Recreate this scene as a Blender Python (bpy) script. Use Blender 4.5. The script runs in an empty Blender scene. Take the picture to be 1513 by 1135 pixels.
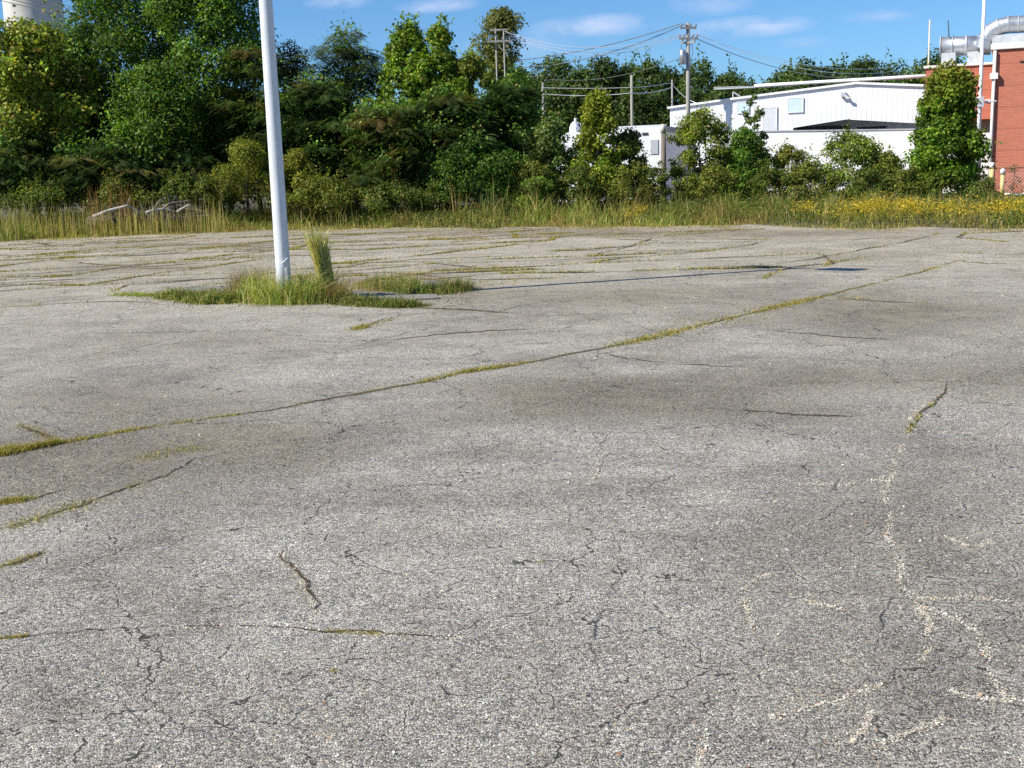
import bpy, math, random
import numpy as np
from mathutils import Vector, Matrix
random.seed(7)
RNG = np.random.default_rng(11)
PI = math.pi
sc = bpy.context.scene
COL = sc.collection

# ------------------------------------------------------------------ camera
W, H, F = 1513.0, 1135.0, 1700.0
CX, CY, HORY, EYE, ROLL = W/2, H/2, 258.0, 1.6, 0.030
p_ = math.atan((CY-HORY)/F)
_F = np.array([0, math.cos(p_), -math.sin(p_)])
_u0 = np.array([0, math.sin(p_), math.cos(p_)]); _r0 = np.array([1., 0, 0])
_R = _r0*math.cos(ROLL) - _u0*math.sin(ROLL)
_U = _u0*math.cos(ROLL) + _r0*math.sin(ROLL)
CAMLOC = np.array([0, 0, EYE])
cam = bpy.data.cameras.new('camera'); camo = bpy.data.objects.new('camera', cam); COL.objects.link(camo)
m = Matrix.Identity(4)
for i in range(3):
    m[i][0] = _R[i]; m[i][1] = _U[i]; m[i][2] = -_F[i]; m[i][3] = CAMLOC[i]
camo.matrix_world = m
cam.sensor_width = 36; cam.sensor_fit = 'HORIZONTAL'; cam.lens = F/W*36
cam.clip_start = 0.05; cam.clip_end = 4000
sc.camera = camo

def ray(px, py): return _F*F + _R*(px-CX) - _U*(py-CY)
def G(px, py, z=0.0):
    d = ray(px, py); t = (z-EYE)/d[2]; return CAMLOC + d*t
def P(px, py, Y):
    d = ray(px, py); return CAMLOC + d*(Y/d[1])
FRAME = None      # (x, y, angle) of a building front turned away from the picture plane
def set_frame(px=None, Y=None, deg=0):
    global FRAME
    FRAME = None if px is None else (float(P(px, 250, Y)[0]), float(Y), math.radians(deg))
def XZ(px, py, Y):
    if FRAME is None:
        q = P(px, py, Y); return q[0], q[2]
    x0, y0, a = FRAME; d = ray(px, py); n = np.array([-math.sin(a), math.cos(a), 0]); o = np.array([x0, y0, 0])
    t = (np.dot(o-CAMLOC, n)+(Y-y0))/np.dot(d, n); q = CAMLOC+d*t-o
    return x0+q[0]*math.cos(a)+q[1]*math.sin(a), q[2]
FLOC = {}

def hgt(x, y):
    """gentle waves of the old lot"""
    x = np.asarray(x, float); y = np.asarray(y, float)
    return .55*(0.012*np.sin(x*0.55+0.9*np.sin(y*0.31))*np.cos(y*0.42+0.5) + 0.007*np.sin(x*1.3+1.0+y*0.8) + 0.004*np.sin(x*2.1-y*1.7+2))

# ------------------------------------------------------------------ materials
def newmat(name):
    mt = bpy.data.materials.new(name); mt.use_nodes = True
    nt = mt.node_tree; nt.nodes.clear()
    out = nt.nodes.new('ShaderNodeOutputMaterial')
    b = nt.nodes.new('ShaderNodeBsdfPrincipled'); nt.links.new(b.outputs[0], out.inputs[0])
    return mt, nt, b, out
def N(nt, typ, **kw):
    n = nt.nodes.new(typ)
    for k, v in kw.items():
        if k in n.inputs.keys() if isinstance(k, str) else False: n.inputs[k].default_value = v
        else: setattr(n, k, v)
    return n
def L(nt, a, b): nt.links.new(a, b)
def math_(nt, op, a, b=None, clamp=False, c=None):
    n = nt.nodes.new('ShaderNodeMath'); n.operation = op; n.use_clamp = clamp
    for i, v in enumerate((a, b, c)):
        if v is None: continue
        if isinstance(v, (int, float)): n.inputs[i].default_value = v
        else: nt.links.new(v, n.inputs[i])
    return n.outputs[0]
def noise(nt, vec, scale, detail=3, rough=0.55, dist=0.0):
    n = nt.nodes.new('ShaderNodeTexNoise'); n.inputs['Scale'].default_value = scale
    n.inputs['Detail'].default_value = detail; n.inputs['Roughness'].default_value = rough; n.inputs['Distortion'].default_value = dist
    if vec is not None: nt.links.new(vec, n.inputs['Vector'])
    return n
def ramp(nt, fac, stops):
    r = nt.nodes.new('ShaderNodeValToRGB'); e = r.color_ramp.elements
    while len(e) > 1: e.remove(e[-1])
    e[0].position = stops[0][0]; e[0].color = (*stops[0][1], 1)
    for p, c in stops[1:]:
        k = e.new(p); k.color = (*c, 1)
    if fac is not None: nt.links.new(fac, r.inputs[0])
    return r.outputs[0]
def mix(nt, fac, a, b, mode='MIX'):
    n = nt.nodes.new('ShaderNodeMix'); n.data_type = 'RGBA'; n.blend_type = mode
    for s, v in ((n.inputs[0], fac), (n.inputs[6], a), (n.inputs[7], b)):
        if isinstance(v, (int, float)): s.default_value = v
        elif isinstance(v, tuple): s.default_value = (*v, 1)
        else: nt.links.new(v, s)
    return n.outputs[2]
def maprange(nt, v, a, b, c=0, d=1):
    n = nt.nodes.new('ShaderNodeMapRange'); nt.links.new(v, n.inputs[0])
    for i, q in enumerate((a, b, c, d)): n.inputs[i+1].default_value = q
    return n.outputs[0]
def bump(nt, h, b, strength, dist):
    n = nt.nodes.new('ShaderNodeBump'); n.inputs['Strength'].default_value = strength; n.inputs['Distance'].default_value = dist
    nt.links.new(h, n.inputs['Height']); nt.links.new(n.outputs[0], b.inputs['Normal'])
def objco(nt): return nt.nodes.new('ShaderNodeTexCoord').outputs['Object']

def leafmat(name, trans=0.3, rough=0.5, spec=0.35, tint=(1., 1., 1.)):
    mt, nt, b, out = newmat(name)
    a = nt.nodes.new('ShaderNodeAttribute'); a.attribute_name = 'col'
    colr = mix(nt, 1.0, a.outputs[0], tint, 'MULTIPLY')
    L(nt, colr, b.inputs['Base Color']); b.inputs['Roughness'].default_value = rough
    b.inputs['Specular IOR Level'].default_value = spec
    t = nt.nodes.new('ShaderNodeBsdfTranslucent')
    c = mix(nt, 1.0, colr, (1.35, 1.4, 0.5), 'MULTIPLY'); L(nt, c, t.inputs[0])
    ms = nt.nodes.new('ShaderNodeMixShader'); ms.inputs[0].default_value = trans
    L(nt, b.outputs[0], ms.inputs[1]); L(nt, t.outputs[0], ms.inputs[2]); L(nt, ms.outputs[0], out.inputs[0])
    return mt
M = {}
M['leaf'] = leafmat('leaf', 0.34, 0.55, 0.22, (1.4, 1.24, .82))
M['frond'] = leafmat('frond', 0.32, 0.6, 0.2, (1.3, 1.3, .9))
M['blade'] = leafmat('grass_blade', 0.3, 0.6, 0.2, (1.2, 1.12, .85))
M['debris'] = leafmat('debris', 0.0, 0.8, 0.1)

def simple(name, c1, c2, scale=6, rough=0.7, metal=0.0, bstr=0.25, bdist=0.01, stretch=None, stain=None):
    mt, nt, b, out = newmat(name)
    co = objco(nt)
    if stretch:
        mp = nt.nodes.new('ShaderNodeMapping'); mp.inputs['Scale'].default_value = stretch; L(nt, co, mp.inputs[0]); v = mp.outputs[0]
    else: v = co
    n = noise(nt, v, scale, 6, 0.6)
    c = ramp(nt, n.outputs[0], [(0.3, c1), (0.7, c2)])
    if stain:
        mp2 = nt.nodes.new('ShaderNodeMapping'); mp2.inputs['Scale'].default_value = (2.5, 2.5, 0.35); L(nt, co, mp2.inputs[0])
        n2 = noise(nt, mp2.outputs[0], 1.6, 5, 0.65)
        f = maprange(nt, n2.outputs[0], 0.5, 0.75, 0, 0.75)
        c = mix(nt, f, c, stain)
    L(nt, c, b.inputs['Base Color']); b.inputs['Roughness'].default_value = rough; b.inputs['Metallic'].default_value = metal
    if bstr: bump(nt, n.outputs[0], b, bstr, bdist)
    return mt
M['bark'] = simple('bark', (.045, .035, .028), (.14, .115, .09), 14, .9, stretch=(1, 1, .25), bstr=.6, bdist=.02)
M['deadwood'] = simple('bleached_wood', (.22, .20, .17), (.50, .46, .41), 10, .8, stretch=(.4, 1, 1), bstr=.5)
M['darkwood'] = simple('dead_and_shaded_wood', (.05, .04, .03), (.16, .13, .10), 10, .85)  # dark tone of dead twigs; on the trunk it stands in for shade
M['polewood'] = simple('weathered_pole_wood', (.20, .19, .165), (.38, .36, .31), 8, .85, stretch=(1, 1, .1))
M['postwood'] = simple('old_post_wood', (.10, .085, .07), (.24, .20, .16), 9, .9, stretch=(1, 1, .15))
M['galv'] = simple('galvanised_steel', (.34, .36, .38), (.54, .56, .58), 2.2, .42, .75, .1, stain=(.32, .31, .30))
M['galvdull'] = simple('dull_galvanised', (.40, .42, .43), (.56, .57, .58), 5, .6, .3, .1)
M['whitepaint'] = simple('white_paint', (.72, .73, .74), (.84, .84, .84), 4, .45, stain=(.6, .58, .52), bstr=.08)
M['whitewall'] = simple('white_wall_panel', (.72, .73, .74), (.82, .82, .82), .8, .55, stain=(.66, .66, .64), bstr=.1)
M['coping'] = simple('pale_coping', (.66, .63, .58), (.8, .78, .74), 3, .6, stain=(.5, .46, .4))
M['tan'] = simple('tan_paint', (.62, .50, .36), (.74, .63, .48), 5, .6, stain=(.4, .32, .22))
M['yellow'] = simple('faded_yellow_paint', (.62, .45, .17), (.76, .60, .28), 9, .6, stain=(.4, .28, .12))
M['grey'] = simple('grey_panel', (.28, .30, .31), (.42, .43, .44), 2, .6)
M['dark'] = simple('dark_metal', (.015, .016, .018), (.05, .05, .05), 4, .6)
M['roofgrey'] = simple('grey_roof', (.22, .23, .24), (.36, .37, .38), 1.5, .7)
M['rust'] = simple('rusty_steel', (.12, .05, .03), (.3, .16, .1), 8, .8)
M['bluepane'] = simple('pale_blue_panel', (.50, .62, .67), (.58, .70, .74), 2, .3)
M['palegrey'] = simple('pale_grey_panel', (.52, .54, .55), (.62, .63, .64), 2, .5)
M['wire'] = simple('bare_cable', (.10, .10, .10), (.2, .2, .2), 3, .5, .2, 0)
M['wirepale'] = simple('aluminium_cable', (.42, .43, .45), (.6, .61, .63), 3, .35, .5, 0)
M['concrete'] = simple('concrete', (.52, .49, .43), (.66, .63, .57), 1.1, .85, stain=(.5, .47, .42), bstr=.3)
M['kerb'] = simple('kerb_concrete', (.13, .12, .10), (.27, .25, .21), 7, .9, bstr=.5, stain=(.2, .18, .14))
M['ceramic'] = simple('insulator', (.2, .2, .22), (.3, .3, .32), 8, .3)
M['ground'] = simple('verge_soil', (.055, .05, .025), (.17, .14, .085), 1.3, .95, bstr=.6, bdist=.05)

def brickmat():
    mt, nt, b, out = newmat('red_brick')
    co = objco(nt); s = nt.nodes.new('ShaderNodeSeparateXYZ'); L(nt, co, s.inputs[0])
    c = nt.nodes.new('ShaderNodeCombineXYZ'); xx = math_(nt, 'ADD', s.outputs[0], s.outputs[1]); L(nt, xx, c.inputs[0]); L(nt, s.outputs[2], c.inputs[1])
    br = nt.nodes.new('ShaderNodeTexBrick'); L(nt, c.outputs[0], br.inputs[0])
    br.inputs['Scale'].default_value = 1.0; br.inputs['Brick Width'].default_value = .21; br.inputs['Row Height'].default_value = .075
    br.inputs['Mortar Size'].default_value = .008; br.inputs['Color1'].default_value = (.50, .125, .06, 1); br.inputs['Color2'].default_value = (.38, .09, .048, 1)
    br.inputs['Mortar'].default_value = (.42, .27, .2, 1)
    n = noise(nt, c.outputs[0], .5, 5, .6)
    col = mix(nt, maprange(nt, n.outputs[0], .35, .7, 0, .35), br.outputs[0], (.52, .17, .11))
    # darker courses every half storey
    w = math_(nt, 'FRACT', math_(nt, 'MULTIPLY', s.outputs[2], 1.0))
    f = math_(nt, 'MULTIPLY', math_(nt, 'LESS_THAN', w, .09), .3)
    col = mix(nt, f, col, (.24, .07, .05))
    L(nt, col, b.inputs['Base Color']); b.inputs['Roughness'].default_value = .9
    bump(nt, br.outputs['Fac'], b, -.3, .005)
    return mt
M['brick'] = brickmat()

def asphaltmat():
    mt, nt, b, out = newmat('old_asphalt')
    co = objco(nt)
    at = nt.nodes.new('ShaderNodeAttribute'); at.attribute_name = 'stain'
    # warp
    wn = noise(nt, co, 40, 2, .5); 
    wv = nt.nodes.new('ShaderNodeVectorMath'); wv.operation = 'SCALE'; L(nt, wn.outputs[1], wv.inputs[0]); wv.inputs['Scale'].default_value = .006
    va = nt.nodes.new('ShaderNodeVectorMath'); va.operation = 'ADD'; L(nt, co, va.inputs[0]); L(nt, wv.outputs[0], va.inputs[1])
    def vor(scale, feat='F1'):
        v = nt.nodes.new('ShaderNodeTexVoronoi'); v.voronoi_dimensions = '2D'; v.feature = feat; v.inputs['Scale'].default_value = scale
        v.inputs['Randomness'].default_value = 1.0; L(nt, va.outputs[0], v.inputs['Vector']); return v
    v1 = vor(118); v2 = vor(230); e1 = vor(118, 'DISTANCE_TO_EDGE')
    s1 = nt.nodes.new('ShaderNodeSeparateColor'); L(nt, v1.outputs['Color'], s1.inputs[0])
    s2 = nt.nodes.new('ShaderNodeSeparateColor'); L(nt, v2.outputs['Color'], s2.inputs[0])
    stone = ramp(nt, s1.outputs[0], [(0, (.05, .05, .05)), (.22, (.15, .15, .15)), (.45, (.31, .31, .31)), (.7, (.47, .465, .455)), (.9, (.66, .65, .63)), (1, (.90, .87, .80))])
    stone2 = ramp(nt, s2.outputs[0], [(0, (.04, .04, .04)), (.35, (.20, .20, .20)), (.7, (.44, .435, .43)), (1, (.80, .78, .74))])
    hn = noise(nt, co, 95, 5, .72)
    c = mix(nt, maprange(nt, hn.outputs[0], .40, .60, 0, 1), stone2, stone)
    tint = ramp(nt, s1.outputs[1], [(0, (1.0, .97, .93)), (.8, (1, 1, 1)), (.93, (1.06, .97, .82)), (1, (1.12, .9, .68))])
    c = mix(nt, 1.0, c, tint, 'MULTIPLY')
    gap = maprange(nt, e1.outputs['Distance'], 0.0, .16, 1, 0)
    gn = noise(nt, co, 60, 3, .7)
    gap2 = math_(nt, 'MULTIPLY', gap, maprange(nt, gn.outputs[0], .42, .6, .0, .85), clamp=True)
    c = mix(nt, gap2, c, (.03, .029, .028))
    # crumbled pits where the binder has gone
    pn = noise(nt, co, 130, 4, .7)
    pit = maprange(nt, pn.outputs[0], .55, .62, 0, .9)
    c = mix(nt, pit, c, (.035, .034, .032))
    c = mix(nt, 1.0, c, (1.15, 1.13, 1.08), 'MULTIPLY')
    # broad tones: worn pale patches, dark damp patches, tan dust
    big = noise(nt, co, .42, 6, .62, .6)
    mpx = nt.nodes.new('ShaderNodeMapping'); mpx.inputs['Rotation'].default_value = (0, 0, .35); mpx.inputs['Scale'].default_value = (.85, 1.0, 1); L(nt, co, mpx.inputs[0])
    mid = noise(nt, mpx.outputs[0], 1.5, 7, .68, .4)
    fin = noise(nt, mpx.outputs[0], 9, 7, .75, .2)
    tone = math_(nt, 'ADD', math_(nt, 'MULTIPLY', big.outputs[0], .34), math_(nt, 'MULTIPLY', mid.outputs[0], .36))
    tone = math_(nt, 'ADD', tone, math_(nt, 'MULTIPLY', fin.outputs[0], .30))
    mul = ramp(nt, tone, [(.42, (.66, .64, .59)), (.472, (.85, .83, .78)), (.515, (1.0, .985, .93)), (.57, (1.20, 1.185, 1.12))])
    c = mix(nt, 1.0, c, mul, 'MULTIPLY')
    # stains placed on the mesh
    st = math_(nt, 'MULTIPLY', at.outputs['Fac'], maprange(nt, math_(nt, 'ADD', math_(nt, 'MULTIPLY', mid.outputs[0], .5), math_(nt, 'MULTIPLY', fin.outputs[0], .5)), .42, .56, .35, 1.5))
    darkm = mix(nt, math_(nt, 'MULTIPLY', st, 1.0, clamp=True), (1., 1., 1.), (.58, .545, .48))
    c = mix(nt, 1.0, c, darkm, 'MULTIPLY')
    # far lot weathered warmer
    dn = noise(nt, co, 2.6, 6, .7)
    sp = nt.nodes.new('ShaderNodeSeparateXYZ'); L(nt, co, sp.inputs[0])
    farw = maprange(nt, sp.outputs[1], 6, 22, 0, 1)
    df = math_(nt, 'MULTIPLY', maprange(nt, dn.outputs[0], .44, .62, .0, .42), maprange(nt, sp.outputs[1], 3, 18, .25, 1))
    c = mix(nt, df, c, (.40, .34, .24))
    c = mix(nt, 1.0, c, mix(nt, farw, (1., 1., 1.), (1.20, 1.165, 1.07)), 'MULTIPLY')
    def warp(amp, sc1, sc2, off):
        mpo = nt.nodes.new('ShaderNodeMapping'); mpo.inputs['Location'].default_value = off; L(nt, co, mpo.inputs[0])
        w1 = noise(nt, mpo.outputs[0], sc1, 6, .62); w2 = noise(nt, mpo.outputs[0], sc2, 3, .6)
        o = mpo.outputs[0]
        for w_, am in ((w1, amp), (w2, amp*.22)):
            sb = nt.nodes.new('ShaderNodeVectorMath'); sb.operation = 'SUBTRACT'; L(nt, w_.outputs[1], sb.inputs[0]); sb.inputs[1].default_value = (.5, .5, .5)
            sc_ = nt.nodes.new('ShaderNodeVectorMath'); sc_.operation = 'SCALE'; L(nt, sb.outputs[0], sc_.inputs[0]); sc_.inputs['Scale'].default_value = am
            ad = nt.nodes.new('ShaderNodeVectorMath'); ad.operation = 'ADD'; L(nt, o, ad.inputs[0]); L(nt, sc_.outputs[0], ad.inputs[1]); o = ad.outputs[0]
        return o
    def net(scale, amp, sc1, sc2, off):
        v = nt.nodes.new('ShaderNodeTexVoronoi'); v.voronoi_dimensions = '2D'; v.feature = 'DISTANCE_TO_EDGE'; v.inputs['Scale'].default_value = scale
        L(nt, warp(amp, sc1, sc2, off), v.inputs['Vector']); return math_(nt, 'DIVIDE', v.outputs['Distance'], scale)   # metres from the crack
    brk = noise(nt, co, 6, 4, .7); msk = noise(nt, co, .75, 3, .6); rag = noise(nt, co, 150, 2, .6)
    mk = maprange(nt, sp.outputs[1], 4.5, 10, 1, .5)
    dA = net(2.9, .26, 2.2, 17, (3, 7, 0)); dB = net(.95, .7, .9, 9, (11, 2, 0))
    jit = math_(nt, 'MULTIPLY', math_(nt, 'SUBTRACT', rag.outputs[0], .5), .012)
    wA = math_(nt, 'MULTIPLY', math_(nt, 'MULTIPLY', maprange(nt, brk.outputs[0], .40, .62, .0004, .0044), maprange(nt, msk.outputs[0], .36, .50, .15, 1)), mk)
    wB = math_(nt, 'MULTIPLY', maprange(nt, brk.outputs[0], .36, .58, .0008, .0062), maprange(nt, msk.outputs[0], .34, .50, .25, 1))
    lineA = math_(nt, 'LESS_THAN', math_(nt, 'ADD', dA, jit), wA); lineB = math_(nt, 'LESS_THAN', math_(nt, 'ADD', dB, math_(nt, 'MULTIPLY', jit, .8)), wB)
    crk = math_(nt, 'MAXIMUM', lineA, lineB)
    # sand washed along cracks on the right, tan dirt elsewhere
    sandm = math_(nt, 'MULTIPLY', math_(nt, 'LESS_THAN', math_(nt, 'ADD', math_(nt, 'MINIMUM', dA, dB), math_(nt, 'MULTIPLY', math_(nt, 'SUBTRACT', rag.outputs[0], .5), .09)), math_(nt, 'MULTIPLY', maprange(nt, brk.outputs[0], .42, .6, 0, .022), math_(nt, 'MULTIPLY', maprange(nt, msk.outputs[0], .42, .55, 0, 1), maprange(nt, sp.outputs[1], 4.5, 8, 1, 0)))), .6)
    c = mix(nt, sandm, c, (.50, .46, .38))
    c = mix(nt, math_(nt, 'MULTIPLY', crk, .9), c, (.03, .028, .025))
    L(nt, c, b.inputs['Base Color']); b.inputs['Roughness'].default_value = .88; b.inputs['Specular IOR Level'].default_value = .25
    # relief
    hh = math_(nt, 'SUBTRACT', math_(nt, 'MULTIPLY', e1.outputs['Distance'], 1.0), math_(nt, 'MULTIPLY', pit, .5))
    hh = math_(nt, 'ADD', hh, math_(nt, 'MULTIPLY', s1.outputs[2], .35))
    hh = math_(nt, 'SUBTRACT', hh, math_(nt, 'MULTIPLY', crk, 1.6))
    bump(nt, hh, b, .9, .005)
    return mt
M['asphalt'] = asphaltmat()

def crackmat(name, core, dust, wcore, wdust, corefac=1.0, brk=.3, speck=.5):
    mt, nt, b, out = newmat(name)
    co = objco(nt)
    uv = nt.nodes.new('ShaderNodeAttribute'); uv.attribute_name = 'acr'
    n1 = noise(nt, co, 55, 4, .7); n2 = noise(nt, co, 5, 3, .6); n3 = noise(nt, co, 120, 2, .6)
    a = math_(nt, 'ABSOLUTE', math_(nt, 'ADD', uv.outputs['Fac'], math_(nt, 'MULTIPLY', math_(nt, 'SUBTRACT', n2.outputs[0], .5), .5)))
    a = math_(nt, 'ADD', a, math_(nt, 'MULTIPLY', math_(nt, 'SUBTRACT', n1.outputs[0], .5), .9))
    n5 = noise(nt, co, 7, 4, .75)
    a = math_(nt, 'ADD', a, maprange(nt, n5.outputs[0], .42, .62, .0, brk))
    fade = nt.nodes.new('ShaderNodeAttribute'); fade.attribute_name = 'str'
    corem = math_(nt, 'LESS_THAN', a, math_(nt, 'MULTIPLY', fade.outputs['Fac'], wcore))
    dustm = math_(nt, 'LESS_THAN', math_(nt, 'ADD', a, math_(nt, 'MULTIPLY', n3.outputs[0], speck)), math_(nt, 'MULTIPLY', fade.outputs['Fac'], wdust))
    dc = ramp(nt, n3.outputs[0], [(.35, tuple(v*.6 for v in dust)), (.6, dust)])
    c = mix(nt, corem, dc, core)
    L(nt, c, b.inputs['Base Color']); b.inputs['Roughness'].default_value = .95
    al = math_(nt, 'MAXIMUM', math_(nt, 'MULTIPLY', corem, corefac), math_(nt, 'MULTIPLY', dustm, .8))
    L(nt, al, b.inputs['Alpha'])
    return mt
M['crack_dirt'] = crackmat('crack_dirt', (.025, .02, .015), (.22, .16, .09), .30, .74, 1.0, .18)
M['crack_thin'] = crackmat('crack_thin', (.045, .042, .038), (.14, .125, .10), .26, .34, .85, .24)
M['crack_pale'] = crackmat('crack_pale', (.50, .46, .38), (.44, .41, .34), .03, .98, .55, .3, 1.1)

# ------------------------------------------------------------------ object helpers
def tag(o, label=None, cat=None, group=None, kind=None):
    if label: o['label'] = label
    if cat: o['category'] = cat
    if group: o['group'] = group
    if kind: o['kind'] = kind
    return o
def empty(name, loc, label=None, cat=None, group=None):
    o = bpy.data.objects.new(name, None); COL.objects.link(o); o.location = loc; o.empty_display_size = .2
    if FRAME is not None:
        x0, y0, a = FRAME; dx_, dy_ = loc[0]-x0, loc[1]-y0
        FLOC[o.name] = tuple(loc); o.rotation_euler = (0, 0, a)
        o.location = (x0+dx_*math.cos(a)-dy_*math.sin(a), y0+dx_*math.sin(a)+dy_*math.cos(a), loc[2])
    return tag(o, label, cat, group)
def link_mesh(name, me, mat, parent=None):
    o = bpy.data.objects.new(name, me); COL.objects.link(o)
    if mat: me.materials.append(mat)
    if parent is not None:
        o.parent = parent
        l = FLOC.get(parent.name, tuple(parent.location)); a_o = o
        o.location = tuple(-v for v in l)   # geometry is in world (or building-front) metres
    return o
def np_mesh(name, V, Fq, mat, parent=None, col=None, attrs=None, smooth=False):
    """V (n,3), Fq (m,4) or (m,3)"""
    me = bpy.data.meshes.new(name); V = np.ascontiguousarray(V, np.float32); Fq = np.ascontiguousarray(Fq, np.int32)
    k = Fq.shape[1]
    me.vertices.add(len(V)); me.vertices.foreach_set('co', V.ravel())
    me.loops.add(Fq.size); me.loops.foreach_set('vertex_index', Fq.ravel())
    me.polygons.add(len(Fq)); me.polygons.foreach_set('loop_start', np.arange(0, Fq.size, k, dtype=np.int32))
    if smooth: me.polygons.foreach_set('use_smooth', np.ones(len(Fq), bool))
    if col is not None:
        a = me.color_attributes.new('col', 'FLOAT_COLOR', 'POINT')
        c = np.ones((len(V), 4), np.float32); c[:, :3] = col; a.data.foreach_set('color', c.ravel())
    for nme, arr in (attrs or {}).items():
        a = me.attributes.new(nme, 'FLOAT', 'POINT'); a.data.foreach_set('value', np.ascontiguousarray(arr, np.float32))
    me.update(calc_edges=True); me.validate()
    return link_mesh(name, me, mat, parent)

class MB:
    def __init__(s): s.v = []; s.f = []
    def add(s, vs, fs):
        o = len(s.v); s.v += [tuple(float(c) for c in v) for v in vs]; s.f += [tuple(i+o for i in f) for f in fs]; return s
    def box(s, x0, x1, y0, y1, z0, z1):
        return s.add([(x, y, z) for z in (z0, z1) for y in (y0, y1) for x in (x0, x1)], [(0, 2, 3, 1), (4, 5, 7, 6), (0, 1, 5, 4), (2, 6, 7, 3), (0, 4, 6, 2), (1, 3, 7, 5)])
    def prism(s, pts, y0, y1):
        """pts list of (x,z), counter-clockwise or not, extruded along y"""
        n = len(pts)
        return s.add([(x, y0, z) for x, z in pts]+[(x, y1, z) for x, z in pts],
                     [tuple(range(n)), tuple(range(2*n-1, n-1, -1))]+[(i, i+n, (i+1) % n+n, (i+1) % n) for i in range(n)])
    def tube(s, pts, rad, n=10, caps=True):
        pts = [Vector(p) for p in pts]; k = len(pts)
        rad = rad if isinstance(rad, (list, tuple)) else [rad]*k
        t0 = (pts[1]-pts[0]).normalized(); a = t0.orthogonal().normalized(); rings = []
        for i, p in enumerate(pts):
            t = (pts[min(i+1, k-1)]-pts[max(i-1, 0)]).normalized()
            a = (a-t*a.dot(t)).normalized(); b = t.cross(a)
            rings.append([p+(a*math.cos(2*PI*j/n)+b*math.sin(2*PI*j/n))*rad[i] for j in range(n)])
        vs = [v for r in rings for v in r]; fs = []
        for i in range(k-1):
            for j in range(n):
                fs.append((i*n+j, i*n+(j+1) % n, (i+1)*n+(j+1) % n, (i+1)*n+j))
        if caps: fs += [tuple(range(n-1, -1, -1)), tuple((k-1)*n+j for j in range(n))]
        return s.add(vs, fs)
    def build(s, name, mat, parent=None, smooth=False, bevel=0):
        me = bpy.data.meshes.new(name); me.from_pydata(s.v, [], s.f); me.update()
        if smooth:
            for p in me.polygons: p.use_smooth = len(p.vertices) == 4
        o = link_mesh(name, me, mat, parent)
        if bevel:
            b = o.modifiers.new('bevel', 'BEVEL'); b.width = bevel; b.segments = 2; b.limit_method = 'ANGLE'
        import bmesh as _b
        bm = _b.new(); bm.from_mesh(me); _b.ops.recalc_face_normals(bm, faces=bm.faces); bm.to_mesh(me); bm.free()
        return o

# ------------------------------------------------------------------ world and sun
SUN_EL = math.radians(41)
sx, sy = -0.935, -0.355
world = bpy.data.worlds.new('World'); sc.world = world; world.use_nodes = True
nt = world.node_tree; nt.nodes.clear()
wo = nt.nodes.new('ShaderNodeOutputWorld'); bg = nt.nodes.new('ShaderNodeBackground'); L(nt, bg.outputs[0], wo.inputs[0])
sky = nt.nodes.new('ShaderNodeTexSky'); sky.sky_type = 'NISHITA'; sky.sun_disc = False
sky.sun_elevation = SUN_EL; sky.sun_rotation = math.atan2(sx, sy) % (2*PI)
sky.air_density = 1.0; sky.dust_density = 0.3; sky.ozone_density = 2.5; sky.altitude = 200
bg.inputs[1].default_value = 0.075
tc = nt.nodes.new('ShaderNodeTexCoord').outputs['Generated']
skc = mix(nt, 1.0, sky.outputs[0], (.55, .87, 1.22), 'MULTIPLY')
# thin clouds in given directions
sep = nt.nodes.new('ShaderNodeSeparateXYZ'); L(nt, tc, sep.inputs[0])
cm = nt.nodes.new('ShaderNodeMapping'); cm.inputs['Scale'].default_value = (1, 1, 2.6); L(nt, tc, cm.inputs[0])
cn = noise(nt, cm.outputs[0], 22, 7, .62, .3)
tot = None
for (px, py, rx, ry, s) in [(500, 2, 45, 11, .9), (648, 8, 55, 10, 1.0), (880, 38, 95, 15, 1.0), (1105, 40, 90, 14, 1.0), (1050, 3, 60, 18, .6), (1300, 24, 50, 8, .6), (1190, 62, 40, 8, .3), (800, 66, 100, 18, .35), (740, 62, 60, 10, .3),
                            (300, -60, 160, 40, .8), (1200, -90, 260, 40, .8), (-400, -10, 200, 30, .8), (1900, 0, 200, 25, .8)]:
    d = ray(px, py); d = d/np.linalg.norm(d); az = d[0]/d[1]; el = d[2]/d[1]
    u = math_(nt, 'DIVIDE', sep.outputs[0], sep.outputs[1]); v = math_(nt, 'DIVIDE', sep.outputs[2], sep.outputs[1])
    a = math_(nt, 'POWER', math_(nt, 'ABSOLUTE', math_(nt, 'DIVIDE', math_(nt, 'SUBTRACT', u, float(az)), rx/F)), 2.0)
    e_ = math_(nt, 'SUBTRACT', math_(nt, 'SUBTRACT', v, float(el)), math_(nt, 'MULTIPLY', math_(nt, 'SUBTRACT', u, float(az)), .03))
    b2 = math_(nt, 'POWER', math_(nt, 'ABSOLUTE', math_(nt, 'DIVIDE', e_, ry/F)), 2.0)
    g = math_(nt, 'MULTIPLY', math_(nt, 'SUBTRACT', 1.0, math_(nt, 'MULTIPLY', math_(nt, 'ADD', a, b2), .7), clamp=True), s)
    g = math_(nt, 'MULTIPLY', g, math_(nt, 'GREATER_THAN', sep.outputs[1], 0))
    tot = g if tot is None else math_(nt, 'MAXIMUM', tot, g)
cf = math_(nt, 'MULTIPLY', tot, maprange(nt, cn.outputs[0], .36, .66, .0, 1.0), clamp=True)
cf = math_(nt, 'MULTIPLY', cf, .62)
skc = mix(nt, cf, skc, (6.6, 7.2, 9.2))
L(nt, skc, bg.inputs[0])
sl = bpy.data.lights.new('sun', 'SUN'); sl.energy = 4.7; sl.angle = math.radians(.5); sl.color = (1, .95, .87)
so = bpy.data.objects.new('sun', sl); COL.objects.link(so); so.location = (-30, -12, 30)
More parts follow.
